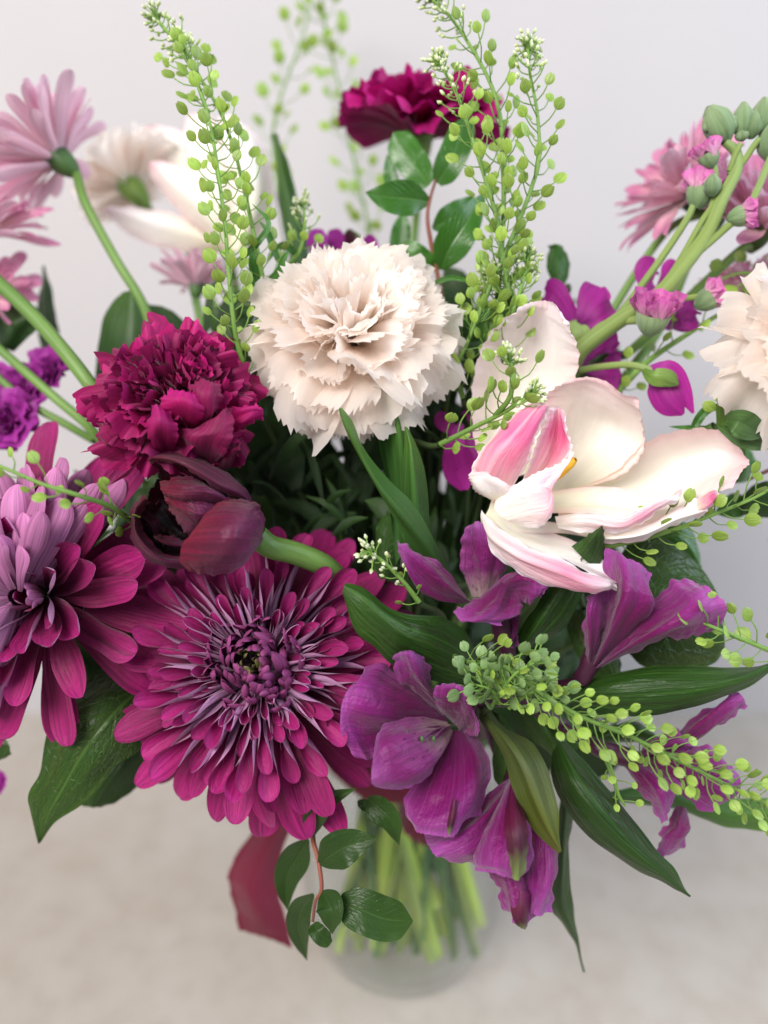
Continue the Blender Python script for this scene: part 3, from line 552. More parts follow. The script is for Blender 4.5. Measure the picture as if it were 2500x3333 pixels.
patch_part(wt, 'petal', F6, [([("520,1270 740,1170 910,1010 1100,935 1320,915 1480,1000", 400, 398, 392, 386, 380), ("480,1290 800,1230 1100,1110 1350,1040 1530,1080", 404, 408, 408, 398, 382), ("440,1320 800,1310 1100,1260 1350,1160 1548,1120", 402, 406, 402, 390, 378),
                                ("420,1370 760,1410 1080,1370 1280,1280 1500,1160", 396, 396, 388, 378, 374), ("400,1430 640,1520 900,1520 1150,1410 1440,1260", 390, 384, 374, 368, 368)], 'wtul', {}),
                               ([("400,1430 640,1510 900,1500 1120,1400 1230,1330", 389, 384, 374, 368, 366), ("420,1480 640,1560 900,1545 1120,1450 1300,1400", 384, 378, 366, 361, 361), ("440,1510 640,1585 860,1580 1090,1490 1240,1440", 387, 384, 376, 370, 368)], 'wtulw', {'nu': 17, 'ruf': .0004, 'freq': 4}),
                               ([("1225,1345 1290,1295 1350,1280", 365, 362, 364), ("1240,1400 1310,1350 1365,1310", 360, 358, 362), ("1250,1425 1310,1385 1350,1340", 366, 364, 366)], 'ptul', {'nv': 20, 'nu': 9, 'ruf': .0003})], **K)
patch_part(wt, 'petal', F6, [([("330,1290 600,1262 800,1275 930,1318 1060,1310 1135,1275", 392, 388, 382, 374, 366), ("340,1350 620,1350 800,1370 930,1370 1050,1335 1140,1300", 392, 388, 384, 374, 366), ("350,1420 600,1420 800,1440 900,1420 1000,1370 1138,1325", 386, 378, 374, 366, 362)], 'wtul', {}),
                               ([("380,1440 560,1420 780,1440 880,1405 980,1355 1120,1300", 380, 372, 368, 362, 360), ("390,1480 560,1460 760,1490 880,1450 990,1385 1125,1325", 376, 367, 363, 358, 358), ("400,1510 540,1535 740,1535 880,1490 1000,1400 1130,1335", 380, 374, 370, 364, 361)], 'ptulw', {'ruf': .0006, 'nu': 19, 'freq': 4})], **K)
patch_part(wt, 'petal', F6, [([("20,1350 -60,1300 -128,1215 -100,1090 40,920 190,790 240,765", 384, 374, 366, 362, 362), ("30,1380 20,1290 40,1190 110,1050 190,930 290,790 330,770", 380, 364, 354, 352, 358), ("80,1380 140,1250 220,1130 250,1050 280,960 330,850 345,790", 380, 368, 362, 360, 362)], 'ptul', {'ruf': .0004, 'wr': .0011}),
                               ([("80,1370 190,1210 250,1080 290,960 330,880 350,790", 381, 370, 364, 363), ("120,1340 270,1200 350,1080 390,960 400,860 400,780", 382, 376, 372, 368), ("180,1310 340,1180 460,1080 492,1010 455,920 440,810", 380, 372, 366, 364)], 'ptul', {'ruf': .0003})], **K)
patch_part(wt, 'petal', F6, [([("0,1330 -90,1310 -132,1240 -135,1180", 384, 372, 368), ("20,1360 0,1310 -30,1240 -40,1170", 380, 364, 360), ("90,1380 120,1320 130,1260 110,1190", 382, 372, 368)], 'wtulw', {'nv': 24, 'nu': 13}),
                               ([("30,1310 120,1260 230,1200 300,1170 400,1130 480,1065", 376, 366, 364, 362), ("20,1400 150,1330 280,1290 340,1260 400,1200 490,1075", 374, 361, 358, 360), ("90,1460 230,1420 340,1400 360,1330 340,1270 320,1250", 372, 358, 356, 360), ("150,1490 250,1510 330,1480 372,1400 365,1320 335,1280", 376, 366, 362, 364)], 'ptulw', {'nv': 40})], **K)
patch_part(wt, 'petal', F6, [([("0,1340 120,1470 300,1520 480,1575 620,1650 765,1800", 386, 392, 392, 388, 380), ("-20,1400 120,1540 300,1620 480,1680 630,1750 768,1830", 384, 384, 382, 378, 374), ("-45,1440 110,1560 240,1640 420,1700 600,1790 764,1845", 378, 366, 360, 358, 364)], 'wtulw', {'fringe': 0, 'ruf': .0001}),
                               ([("-60,1400 -20,1450 110,1545 240,1626 420,1686 600,1776 764,1838", 376, 372, 364, 356, 358, 362), ("-66,1440 -10,1560 100,1650 220,1720 400,1790 560,1850 680,1860 750,1855", 374, 358, 352, 350, 360), ("-60,1500 -20,1600 60,1690 180,1770 380,1862 580,1895 690,1888 745,1862", 378, 370, 364, 360, 364)], 'ptulw', {'wr': .0010, 'ruf': .0006, 'freq': 4})], **K)
mb = MB(); mb.grid(loft(F6, [("0,1400 200,1450 400,1480 560,1520", 390, 396), ("60,1520 240,1540 420,1540 560,1560", 388, 392)], nv=20, nu=7)); mb.build('petal_base', M['wtulw'], wt)
mb = MB(); P = cat([F6(290, 1260, .392), F6(390, 1190, .384), F6(450, 1130, .378), F6(505, 1098, .374)], 20); mb.tube(P, .0026 * prof([.5, .9, 1.1, 1.2, 1.1, .4], np.linspace(0, 1, 20)), 8); mb.build('anther', M['anther'], wt)
vase_stem(wt, F6(80, 1440, .398), cdir(-.2, -.8, -.5), .0038)

# ------------------------------------------------------------------ closed dark tulip
dt = thing('tulip', 'nearly black purple tulip lying sideways, its dark mouth open to the left', 'flower', F4(1300, 1300, .36))
K = dict(nv=44, nu=21, ruf=.0004, freq=5, fringe=.0002, wr=.0005)
patch_part(dt, 'petal', F4, [([("1560,1400 1585,1300 1545,1190 1440,1150 1345,1135", 372, 368, 366, 362, 360), ("1575,1380 1560,1290 1470,1215 1350,1200 1240,1225", 364, 346, 338, 340, 346), ("1580,1390 1530,1340 1420,1310 1290,1310 1160,1330", 360, 336, 324, 328, 338),
                                ("1575,1400 1500,1420 1380,1430 1240,1430 1095,1425", 360, 336, 324, 328, 340), ("1565,1420 1460,1510 1340,1540 1200,1550 1085,1530", 364, 342, 334, 338, 348), ("1555,1430 1440,1570 1320,1612 1210,1600 1150,1578", 374, 358, 352, 352, 356)], 'dtul', {})], **K)
patch_part(dt, 'petal', F4, [([("1400,1150 1300,1080 1200,1030 1080,1010 960,1045", 374, 366, 362, 362, 366), ("1420,1190 1330,1140 1220,1110 1080,1110 970,1100", 368, 352, 346, 346, 354), ("1400,1240 1290,1200 1180,1190 1080,1180 985,1140", 370, 362, 360, 358, 362)], 'dtul', {}),
                               ([("1400,1200 1300,1170 1190,1150 1090,1130 985,1130", 366, 358, 354, 354, 360), ("1360,1290 1280,1260 1190,1240 1100,1210 1000,1160", 366, 354, 348, 350, 358), ("1300,1380 1230,1330 1160,1310 1080,1260 1010,1180", 372, 362, 358, 360, 364), ("1200,1420 1150,1370 1110,1350 1060,1280 1010,1190", 378, 372, 368, 366, 366)], 'dtul', {})], **K)
patch_part(dt, 'petal', F4, [([("1535,1200 1480,1090 1380,1000 1240,925 1080,868 960,862 885,895", 374, 370, 368, 366, 366), ("1520,1190 1440,1110 1330,1050 1200,970 1080,915 970,895 890,905", 368, 352, 346, 346, 352), ("1500,1175 1420,1140 1330,1110 1220,1040 1110,965 990,925 900,930", 370, 356, 350, 350, 356)], 'dtulout', {}),
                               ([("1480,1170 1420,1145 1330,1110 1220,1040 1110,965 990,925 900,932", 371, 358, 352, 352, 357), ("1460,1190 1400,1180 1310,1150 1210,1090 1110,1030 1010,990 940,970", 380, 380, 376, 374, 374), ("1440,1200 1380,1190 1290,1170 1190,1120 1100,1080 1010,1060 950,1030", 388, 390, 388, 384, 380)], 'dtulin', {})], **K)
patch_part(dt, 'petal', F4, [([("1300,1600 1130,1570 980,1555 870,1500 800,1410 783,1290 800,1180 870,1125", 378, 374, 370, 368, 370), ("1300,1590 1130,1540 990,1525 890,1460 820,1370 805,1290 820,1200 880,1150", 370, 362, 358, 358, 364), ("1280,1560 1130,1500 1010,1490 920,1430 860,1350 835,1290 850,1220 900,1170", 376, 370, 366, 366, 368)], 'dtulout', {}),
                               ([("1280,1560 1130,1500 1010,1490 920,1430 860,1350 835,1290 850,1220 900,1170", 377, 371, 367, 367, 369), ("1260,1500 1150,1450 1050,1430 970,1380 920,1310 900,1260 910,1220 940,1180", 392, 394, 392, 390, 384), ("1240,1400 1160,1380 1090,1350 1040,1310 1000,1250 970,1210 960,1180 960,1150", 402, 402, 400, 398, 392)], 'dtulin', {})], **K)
patch_part(dt, 'petal', F4, [([("1300,1300 1200,1200 1100,1080 960,1030 900,1100", 404, 400, 396, 388), ("1250,1400 1150,1320 1050,1230 960,1180 880,1170", 412, 410, 406, 394), ("1250,1480 1150,1440 1050,1380 950,1310 860,1240", 404, 400, 396, 388)], 'dtulin', {})], **K)  # bowl filling the mouth, its deep shade given by near-black colour
patch_part(dt, 'inner_petal', F4, [([("1100,1400 1050,1385 980,1375 930,1350", 382, 376), ("1100,1430 1040,1420 980,1410 920,1380", 376, 370), ("1090,1460 1040,1455 980,1440 930,1400", 384, 380)], 'dtulout', {'nv': 16, 'nu': 9}),
                                     ([("960,1350 950,1290 900,1240 845,1235", 384, 374), ("930,1370 920,1320 880,1280 840,1245", 378, 370), ("920,1370 900,1330 870,1290 840,1250", 384, 376)], 'dtulout', {'nv': 16, 'nu': 9})], **K)
mb = MB(); P = cat([F4(1540, 1370, .372), F5(150, 1990, .376), F5(300, 2030, .382), F5(480, 2110, .392), F5(600, 2230, .41)], 30); mb.tube(P, .0055, 14); mb.build('stem', M['stem'], dt); vase_stem(dt, P[-1], P[-1] - P[-4], .004, 'stemdk', .05)

# blurred white tulip at the back left
bt = thing('tulip', 'blurred white tulip with a pink tip behind the left green sprig', 'flower', D0(480, 520, .52), 'white and pink tulips')
K = dict(nv=26, nu=13, ruf=.0004, freq=4)
patch_part(bt, 'petal', D0, [([("470,540 420,450 400,370 395,290 405,250", 530, 520, 515, 520), ("500,545 470,450 450,360 435,290 425,245", 520, 500, 498, 508), ("530,540 530,450 515,360 490,290 450,248", 525, 510, 508, 516)], 'wtul', {})], **K)
patch_part(bt, 'petal', D0, [([("490,540 500,450 490,370 480,300 470,255", 520, 505, 500, 508), ("520,540 550,450 550,370 530,300 500,250", 515, 497, 492, 502), ("550,530 583,460 588,390 565,310 520,260", 525, 512, 508, 512)], 'wtulw', {})], **K)
patch_part(bt, 'petal', D0, [([("490,550 430,500 380,450 340,400 318,365", 525, 515, 512, 516), ("500,550 460,480 420,430 370,390 325,350", 518, 502, 500, 508), ("510,540 500,460 460,400 400,360 335,348", 522, 512, 508, 512)], 'wtul', {})], **K)
patch_part(bt, 'petal', D0, [([("480,545 400,545 330,530 270,500 222,455", 530, 525, 522, 524), ("490,530 410,500 350,480 290,465 225,450", 524, 515, 512, 518), ("490,515 430,485 370,460 300,450 235,445", 530, 524, 520, 522)], 'wtulw', {})], **K)
patch_part(bt, 'petal', D0, [([("400,400 350,350 320,310 310,275", 560, 550), ("430,390 400,330 360,290 330,270", 555, 545), ("450,400 430,330 400,290 370,275", 560, 550)], 'wtul', {})], **K)
vase_stem(bt, D0(490, 535, .525), cdir(.15, -1, -.1), .0035)

# ------------------------------------------------------------------ alstroemeria blossoms
AG = 'purple lily blossoms on the right'
def blossom(label, fr, loc, petals, K):
    t = thing('lily_blossom', label, 'flower', fr(*loc), AG)
    for spec, mk, opt in petals: patch_part(t, 'petal', fr, [(spec, mk, opt)], **K)
    return t
K = dict(nv=56, nu=37, ruf=.0009, freq=2.2, fringe=.0005, wr=.0010)
bc = blossom('wide open purple lily blossom with a flecked throat, touching the big chrysanthemum', G3, (850, 850, .39), [
    ([("830,790 700,690 600,600 480,500 370,490 300,530", 396, 384, 376, 370, 366), ("830,800 680,730 520,660 400,600 310,590 258,640", 396, 374, 360, 356, 356), ("835,815 620,800 480,780 350,760 260,740 210,730", 396, 372, 356, 352, 354), ("840,830 600,870 450,890 330,900 260,880 203,900", 396, 376, 364, 358, 358), ("845,850 580,920 460,980 390,1050 320,1040 240,985", 396, 380, 370, 364, 362)], 'alst', {}),
    ([("800,790 680,680 580,590 520,500 520,430", 394, 378, 368, 362), ("830,790 700,650 640,560 610,470 600,395", 392, 368, 356, 352), ("850,800 780,690 720,600 700,500 670,425", 394, 376, 364, 358), ("860,810 800,720 740,600 722,500 705,440", 396, 384, 372, 364)], 'alst', {}),
    ([("840,800 780,740 770,670 780,610 830,600", 394, 376, 368, 366), ("870,830 860,760 880,690 880,640 900,605", 392, 370, 358, 358), ("900,860 930,790 960,740 965,690 960,640", 392, 370, 360, 360), ("910,880 960,860 1000,830 1000,780 985,740", 396, 378, 366, 364), ("920,890 960,890 1010,910 1035,895 1030,850", 398, 384, 372, 368)], 'alst', {'ruf': .0005}),
    ([("840,830 700,800 560,800 480,830 420,900", 394, 374, 364, 360), ("850,850 690,880 540,930 450,980 390,1050", 390, 364, 350, 346, 348), ("860,870 740,960 600,1040 480,1110 385,1160", 388, 360, 346, 342, 344), ("870,880 790,1010 680,1120 540,1190 410,1215", 388, 362, 350, 346, 346), ("880,890 810,1040 740,1150 660,1210 560,1232", 392, 370, 360, 354, 352)], 'alstspeck', {'ruf': .0004}),
    ([("860,880 790,1000 700,1150 600,1260 590,1350 615,1470", 396, 384, 372, 364, 362), ("880,880 840,1060 780,1220 730,1360 690,1440 680,1495", 392, 368, 356, 352, 354), ("900,880 900,1060 890,1220 870,1340 860,1430 850,1515", 392, 366, 352, 348, 350), ("930,880 990,1020 1010,1160 1000,1290 970,1380 930,1425", 394, 370, 358, 354, 356), ("960,880 1050,960 1105,1080 1095,1220 1050,1340 1010,1392", 398, 384, 374, 368, 366)], 'alst', {'ruf': .0006})], K)
mb = MB(); mb.grid(loft(G3, [("870,1290 850,1380 838,1450 850,1512", 349, 346, 346), ("885,1290 875,1380 865,1450 852,1514", 347, 344, 346), ("900,1300 895,1380 880,1450 855,1514", 349, 346, 346)], nv=16, nu=7)); mb.build('withered_tip', M['alstdark'], bc)
mb = MB(); mb.tube(cat([G3(880, 800, .398), G3(940, 740, .40), G3(990, 710, .398), G3(1040, 690, .396), G3(1090, 700, .41)], 20), np.linspace(.006, .003, 20), 10); mb.build('flower_tube', M['alstped'], bc)
mb = MB(); ya = MB()
for k, (x, y) in enumerate(((640, 960), (690, 930), (600, 900), (720, 990), (760, 930))):
    P = cat([G3(860, 850, .388), G3((860 + x) / 2, (850 + y) / 2 - 12, .372), G3(x, y, .353 + .002 * k)], 12); mb.tube(P, .0006, 6); ya.tube(np.array([P[-1] - UP * .0012, P[-1], P[-1] + UP * .0014]), [.0005, .0010, .0004], 6)
mb.build('filament', M['alstspeck'], bc); ya.build('anther', M['calyxdk'], bc)
bd = blossom('drooping purple lily blossom with a dark withered stripe, hanging under the olive leaf', G3, (1215, 1180, .385), [
    ([("1215,1165 1100,1260 1000,1360 860,1450 700,1505", 388, 380, 376, 374), ("1220,1180 1130,1320 1030,1430 900,1540 740,1590", 384, 366, 358, 360), ("1220,1190 1150,1370 1070,1500 980,1600 830,1660", 382, 366, 358, 360), ("1225,1200 1160,1400 1090,1560 1000,1660 880,1692", 388, 378, 370, 368)], 'alst', {}),
    ([("1215,1170 1110,1340 1030,1480 985,1640 1010,1715", 384, 370, 362, 360), ("1225,1170 1160,1370 1110,1530 1080,1680 1110,1725", 378, 356, 346, 348), ("1235,1170 1220,1380 1200,1540 1180,1680 1190,1750", 376, 350, 341, 345), ("1245,1180 1290,1360 1300,1520 1290,1680 1240,1780", 378, 352, 344, 347), ("1250,1190 1330,1370 1345,1500 1335,1650 1300,1760", 384, 368, 360, 358)], 'alst', {'ruf': .0005}),
    ([("1260,1200 1310,1380 1330,1600 1310,1800 1290,1950", 388, 376, 366, 366), ("1290,1240 1370,1430 1400,1640 1390,1830 1340,1985", 384, 366, 354, 356), ("1310,1300 1420,1460 1460,1640 1450,1830 1390,1980", 384, 366, 356, 358), ("1320,1350 1450,1500 1505,1650 1490,1860 1440,1950", 390, 378, 368, 366)], 'alst', {}),
    ([("1060,1690 1140,1790 1165,1900 1240,2030", 366, 362, 362), ("1160,1700 1200,1830 1230,1950 1280,2060", 360, 352, 356), ("1240,1700 1290,1830 1310,1950 1300,2068", 360, 352, 356), ("1320,1700 1370,1830 1390,1930 1330,2030", 368, 364, 362)], 'alst', {})], K)
mb = MB(); mb.grid(loft(G3, [("1225,1180 1180,1420 1200,1600 1230,1760", 375, 348, 341, 343), ("1235,1180 1250,1400 1270,1580 1265,1780", 373, 345, 338, 342), ("1245,1190 1310,1400 1325,1560 1300,1750", 379, 352, 344, 345)], nv=30, nu=9, ruf=.0003)); mb.build('withered_stripe', M['alstdark'], bd)
mb = MB(); mb.grid(loft(G3, [("1230,1850 1220,1950 1250,2040 1305,2075", 356, 352, 354), ("1290,1840 1290,1950 1290,2030 1308,2076", 352, 349, 353), ("1340,1860 1330,1960 1320,2030 1312,2076", 357, 354, 355)], nv=20, nu=9)); mb.build('withered_tip', M['alstdark'], bd)
mb = MB(); mb.tube(cat([G3(1230, 1220, .385), G3(1200, 1120, .40), G3(1130, 980, .41), G3(1080, 800, .41), G3(1085, 705, .41)], 20), .0028, 8); mb.build('pedicel', M['alstped'], bd)
ba = blossom('purple lily blossom half folded under the white tulip, right of the tulip leaves', D0, (1070, 1300, .385), [
    ([("1020,1305 975,1245 930,1200 885,1185 858,1168", 388, 376, 366, 362), ("1018,1302 960,1262 915,1222 880,1195 865,1178", 380, 366, 358, 358), ("1018,1300 950,1290 905,1262 880,1225 862,1180", 384, 372, 362, 360), ("1020,1302 960,1300 912,1280 885,1245 866,1195", 388, 378, 370, 364)], 'alst', {}),
    ([("1020,1290 1000,1230 997,1180 1010,1135", 394, 388, 382, 376), ("1040,1290 1035,1230 1035,1180 1030,1128", 390, 380, 374, 370), ("1055,1290 1070,1230 1080,1190 1075,1150", 390, 380, 374, 372), ("1065,1290 1090,1240 1098,1205 1095,1170", 394, 388, 382, 376)], 'alstspeck', {}),
    ([("1075,1255 1030,1290 1000,1310 980,1325", 380, 370, 362, 358), ("1085,1258 1050,1305 1025,1330 1000,1342", 376, 362, 352, 352), ("1100,1260 1085,1305 1065,1335 1040,1345", 378, 364, 354, 353), ("1115,1260 1125,1300 1110,1330 1075,1345", 384, 374, 366, 360)], 'alst', {}),
    ([("1070,1260 1110,1228 1150,1232 1188,1262", 382, 376, 372, 370), ("1080,1270 1125,1255 1155,1262 1180,1275", 378, 366, 362, 364), ("1090,1285 1130,1300 1150,1300 1168,1288", 384, 376, 370, 368)], 'alst', {}),
    ([("1085,1330 1090,1365 1098,1395", 392, 392), ("1110,1320 1110,1360 1104,1398", 386, 388), ("1128,1300 1122,1350 1110,1400", 392, 392)], 'alst', {'nv': 16, 'nu': 9})], K)
mb = MB(); mb.tube(cat([D0(1075, 1300, .392), D0(1085, 1350, .392), D0(1095, 1400, .392), D0(1098, 1430, .394)], 14), np.array([.0062] * 4 + [.0055] * 4 + [.0048, .0042, .0038, .0042, .0038, .0025]), 10); mb.build('flower_tube', M['alstped'], ba)
bb = blossom('trumpet shaped purple lily blossom seen from the side, right of the folded one', F6, (580, 2250, .385), [
    ([("560,2330 560,2180 552,2000 590,1900", 390, 382, 378, 378), ("590,2330 600,2180 600,2000 640,1885", 384, 370, 364, 368), ("625,2320 650,2180 690,2050 700,1900", 388, 380, 376, 374)], 'alst', {}),
    ([("600,2340 660,2120 690,1900 680,1750 685,1630", 388, 382, 376, 374), ("610,2330 720,2080 790,1880 790,1760 780,1660", 382, 366, 356, 358, 364), ("625,2330 790,2100 900,1940 900,1830 870,1720", 382, 364, 354, 357, 364), ("640,2330 840,2130 970,2000 965,1890 945,1790", 386, 372, 362, 362, 366)], 'alst', {'ruf': .0006}),
    ([("620,2340 800,2140 950,1970 1080,1860 1190,1800", 388, 384, 378, 374, 372), ("625,2345 830,2170 1020,2030 1170,1920 1280,1850", 384, 370, 358, 356, 360), ("630,2350 850,2200 1060,2090 1230,2010 1365,1930", 382, 364, 350, 350, 356), ("640,2350 870,2220 1080,2140 1250,2100 1395,2030", 384, 370, 358, 358, 360), ("650,2350 880,2235 1090,2165 1200,2160 1310,2100", 390, 382, 372, 370, 368)], 'alst', {'ruf': .0012, 'freq': 3})], K)
mb = MB(); mb.tube(cat([F6(650, 2230, .388), F6(600, 2310, .388), F6(550, 2400, .389), F6(500, 2440, .395), F6(380, 2460, .405)], 20), np.array([.006] * 4 + [.0055] * 2 + [.005, .0046, .0044, .0044, .0046, .0042, .0034, .003, .003, .003, .003, .003, .003, .003]), 10); mb.build('flower_tube', M['alstped'], bb)
be = blossom('ragged purple lily blossom with curled lower petal, behind the long seed sprig', G4, (760, 1030, .40), [
    ([("1080,950 1180,830 1300,750 1400,680 1460,645", 402, 396, 390, 386), ("1100,970 1220,880 1340,790 1430,720 1500,670", 396, 386, 380, 380), ("1130,990 1260,930 1390,850 1480,780 1535,740", 402, 394, 388, 384)], 'alst', {}),
    ([("860,1040 960,930 1080,880 1180,900", 402, 396, 394), ("880,1050 1000,980 1120,940 1200,960", 396, 386, 384), ("900,1060 1010,1030 1120,1010 1200,1000", 400, 394, 390)], 'alst', {'nv': 24}),
    ([("900,1060 1080,980 1220,960 1340,980 1450,1090", 402, 394, 390, 386), ("920,1080 1100,1050 1260,1060 1390,1120 1480,1200", 396, 384, 376, 376), ("930,1090 1080,1120 1240,1180 1360,1260 1480,1260", 396, 384, 376, 376), ("940,1110 1040,1170 1160,1290 1260,1360 1380,1340", 402, 394, 388, 384)], 'alst', {}),
    ([("780,1070 860,1180 930,1290 1040,1420", 402, 392, 386, 384), ("840,1070 930,1170 1010,1270 1060,1410", 396, 380, 372, 376), ("920,1080 1030,1120 1130,1200 1080,1340", 400, 388, 380, 380)], 'alst', {}),
    ([("1110,1330 1070,1430 1010,1500 1000,1600", 396, 396, 400, 404), ("1150,1340 1130,1460 1070,1540 1030,1640", 390, 386, 390, 400), ("1170,1350 1195,1470 1170,1560 1080,1630", 396, 394, 398, 404)], 'alst', {})], K)
mb = MB(); mb.tube(cat([G4(960, 1060, .398), G4(850, 1050, .398), G4(740, 1020, .40), G4(640, 985, .40), G4(560, 930, .41), G4(440, 860, .415)], 20), np.array([.004] * 4 + [.0044, .0048, .005, .005, .0048, .0046, .0044, .0042, .004, .0036, .0032, .003, .0028, .0026, .0026, .0026]), 10); mb.build('flower_tube', M['alstped'], be)
bs = thing('lily_blossom', 'small dark violet lily blossom peeking out behind the cream carnation', 'flower', D0(700, 520, .47), AG)
for i, (pth, wpx) in enumerate([([(700, 560, 470), (685, 525, 465), (695, 495, 468)], 45), ([(715, 560, 475), (725, 520, 470), (712, 497, 468)], 40), ([(790, 560, 475), (800, 530, 470), (815, 520, 470)], 40), ([(760, 550, 480), (765, 520, 475), (775, 505, 475)], 50)]):
    mb = MB(); mb.grid(leafgrid(D0, pth, wpx, 'petal', .3)); mb.build('petal', M['violet'] if i != 3 else M['alstdark'], bs)
vase_stem(bs, D0(720, 560, .475), cdir(.1, -1, -.1), .002)

# alstroemeria stem carrying the leaves; also runs to the vase
al = thing('lily_foliage', 'purple lily foliage with long pointed dark green leaves fanning out below the white tulip', 'stem', G3(1085, 720, .415))
mb = MB(); mb.tube(cat([G4(440, 860, .418), G4(200, 720, .415), G3(1085, 705, .412), G3(1060, 760, .42), G3(1060, 900, .44)], 24), .0034, 8); mb.build('node', M['alstped'], al)
vase_stem(al, G3(1060, 900, .44), cdir(-.1, -.8, -.6), .0035, 'stemdk')
def lf(root, fr, spec, mk, name='leaf', **k):
    o = dict(nv=40, nu=15, ruf=.0004, freq=2, wr=.0006); o.update(k); mb = MB(); mb.grid(loft(fr, spec, **o)); return mb.build(name, M[mk], root)
lf(al, D0, [("1045,1460 1010,1370 960,1335 925,1328 880,1325 830,1305 790,1268 748,1258", 405, 382, 372, 366, 362, 360), ("1042,1470 980,1420 930,1395 880,1375 835,1345 790,1305 742,1268", 400, 376, 362, 354, 352, 356), ("1040,1485 970,1478 900,1458 850,1438 810,1400 765,1355 740,1285", 402, 384, 374, 366, 362, 358)], 'leafal')
lf(al, G4, [("420,640 600,570 900,495 1080,480 1300,500 1500,505 1680,462", 402, 390, 384, 380, 378), ("410,670 650,640 900,620 1200,600 1450,570 1690,480", 398, 378, 370, 366, 370), ("420,700 600,775 800,792 1050,780 1280,730 1500,640 1690,530", 402, 386, 378, 374, 374)], 'leafal')
lf(al, G3, [("1035,735 1040,820 1110,900 1190,1050 1250,1230 1330,1420 1430,1560 1515,1608", 405, 378, 366, 360, 356, 352), ("1055,735 1090,810 1190,930 1290,1080 1370,1260 1440,1430 1526,1606", 400, 372, 356, 350, 346, 348), ("1090,740 1180,860 1320,940 1400,1020 1465,1200 1500,1400 1524,1600", 404, 380, 366, 360, 354, 352)], 'leafolive')
lf(al, G4, [("440,940 560,1060 700,1220 850,1400 980,1590 1100,1715 1195,1870", 398, 386, 380, 378, 380, 384), ("400,960 480,1150 630,1360 810,1550 990,1700 1192,1876", 394, 376, 368, 368, 372, 382), ("365,1010 365,1180 490,1410 700,1610 890,1740 1060,1810 1188,1882", 398, 386, 380, 378, 380, 384)], 'leafal')
lf(al, G4, [("420,1250 385,1480 350,1750 335,1930 430,2060 500,2160 545,2330", 410, 408, 410, 415, 425, 440), ("450,1270 430,1500 420,1750 420,1930 480,2060 520,2170 548,2330", 404, 400, 402, 410, 424, 438), ("490,1250 485,1450 462,1600 475,1850 500,2000 525,2160 552,2330", 410, 408, 410, 416, 426, 440)], 'leafal', name='hanging_leaf')
lf(al, G4, [("700,1250 1000,1200 1400,1280 1700,1290", 425, 420, 418), ("700,1280 1050,1290 1400,1370 1700,1390", 420, 414, 412), ("700,1300 1100,1360 1400,1460 1700,1500", 425, 420, 418)], 'leaftul')
lf(al, G4, [("135,430 160,300 260,130 330,20 370,-60", 402, 396, 392, 392), ("160,420 260,300 360,150 430,40 480,-40", 396, 384, 380, 384), ("180,410 340,340 470,220 560,60 600,-40", 402, 396, 392, 392)], 'leafal')
lf(al, G3, [("1100,760 1120,900 1115,1100 1160,1240", 412, 402, 398), ("1150,780 1190,920 1190,1080 1165,1240", 406, 394, 395), ("1200,800 1260,940 1250,1100 1170,1240", 412, 402, 398)], 'leafdk')
lf(al, G4, [("560,930 720,850 860,820 1010,920", 415, 408, 405), ("570,960 740,900 880,880 1015,930", 410, 400, 402), ("590,990 740,960 880,960 1010,940", 415, 408, 405)], 'leafspd')

# ------------------------------------------------------------------ broad dark leaves and tulip leaves
def leafthing(label, fr, spec, mk, name='broad_leaf', stemto=True, group=None, cat_='leaf', **k):
    p0 = rows(fr, [spec[len(spec) // 2]])[0]; t = thing(name, label, cat_, p0[0], group); lf(t, fr, spec, mk, 'leaf_blade', **k)
    if stemto: vase_stem(t, p0[0], p0[0] - p0[1], .0018, 'stemdk', .03)
    return t
LG = 'broad dark leaves round the rim'
leafthing('broad dark netted leaf behind the trumpet shaped lily blossom', F6, [("640,2330 700,1900 820,1600 1050,1570 1250,1740 1350,1900 1390,2050", 425, 415, 408, 408, 410, 412), ("700,2340 800,2050 930,1850 1120,1820 1270,1960 1390,2110", 420, 406, 400, 402, 406, 410), ("740,2200 880,2150 1000,2080 1150,2060 1290,2130 1398,2180", 420, 408, 402, 402, 406, 410), ("770,2200 850,2290 930,2345 1150,2370 1300,2340 1398,2260", 422, 414, 410, 410, 412, 414)], 'leafdk', group=LG, nv=50, nu=25)
leafthing('dark netted leaf hanging left of the trumpet shaped lily blossom stalk', F6, [("420,2000 480,2200 560,2350 640,2420", 430, 420, 418), ("560,2000 640,2180 700,2300 740,2400", 424, 414, 414), ("700,2050 760,2180 775,2280 770,2380", 430, 422, 418)], 'leafdk', group=LG)
leafthing('dark netted leaf tucked under the seed sprig between two long lily leaves', G4, [("60,640 130,780 230,920 380,1050", 432, 424, 420), ("200,640 270,780 340,900 420,1050", 426, 416, 416), ("380,700 450,800 520,900 560,960", 430, 424, 420)], 'leafdk', group=LG)
leafthing('mid green leaf glowing behind the netted leaf, right of the white tulip', F6, [("900,1500 1000,1470 1120,1440 1220,1560 1262,1720", 440, 434, 434), ("880,1620 1000,1580 1120,1560 1200,1640 1258,1750", 436, 430, 432), ("860,1760 1000,1700 1100,1700 1180,1720 1250,1770", 440, 436, 436)], 'leafsp', group='glossy leaves at the right')
leafthing('oval green leaf behind the tip of the white tulip at the right', F6, [("1380,1240 1440,1100 1480,980", 440, 436), ("1480,1240 1530,1130 1520,1000", 434, 430), ("1540,1230 1580,1120 1540,990", 440, 436)], 'leafsp', stemto=False, group='glossy leaves at the right')
leafthing('dark round leaf at the right edge beside the red twig', F6, [("1480,1350 1560,1260 1680,1230 1760,1260", 430, 424), ("1500,1420 1580,1370 1700,1350 1760,1360", 424, 420), ("1560,1440 1640,1450 1720,1460 1780,1440", 430, 424)], 'leafspd', stemto=False, group='glossy leaves at the right')
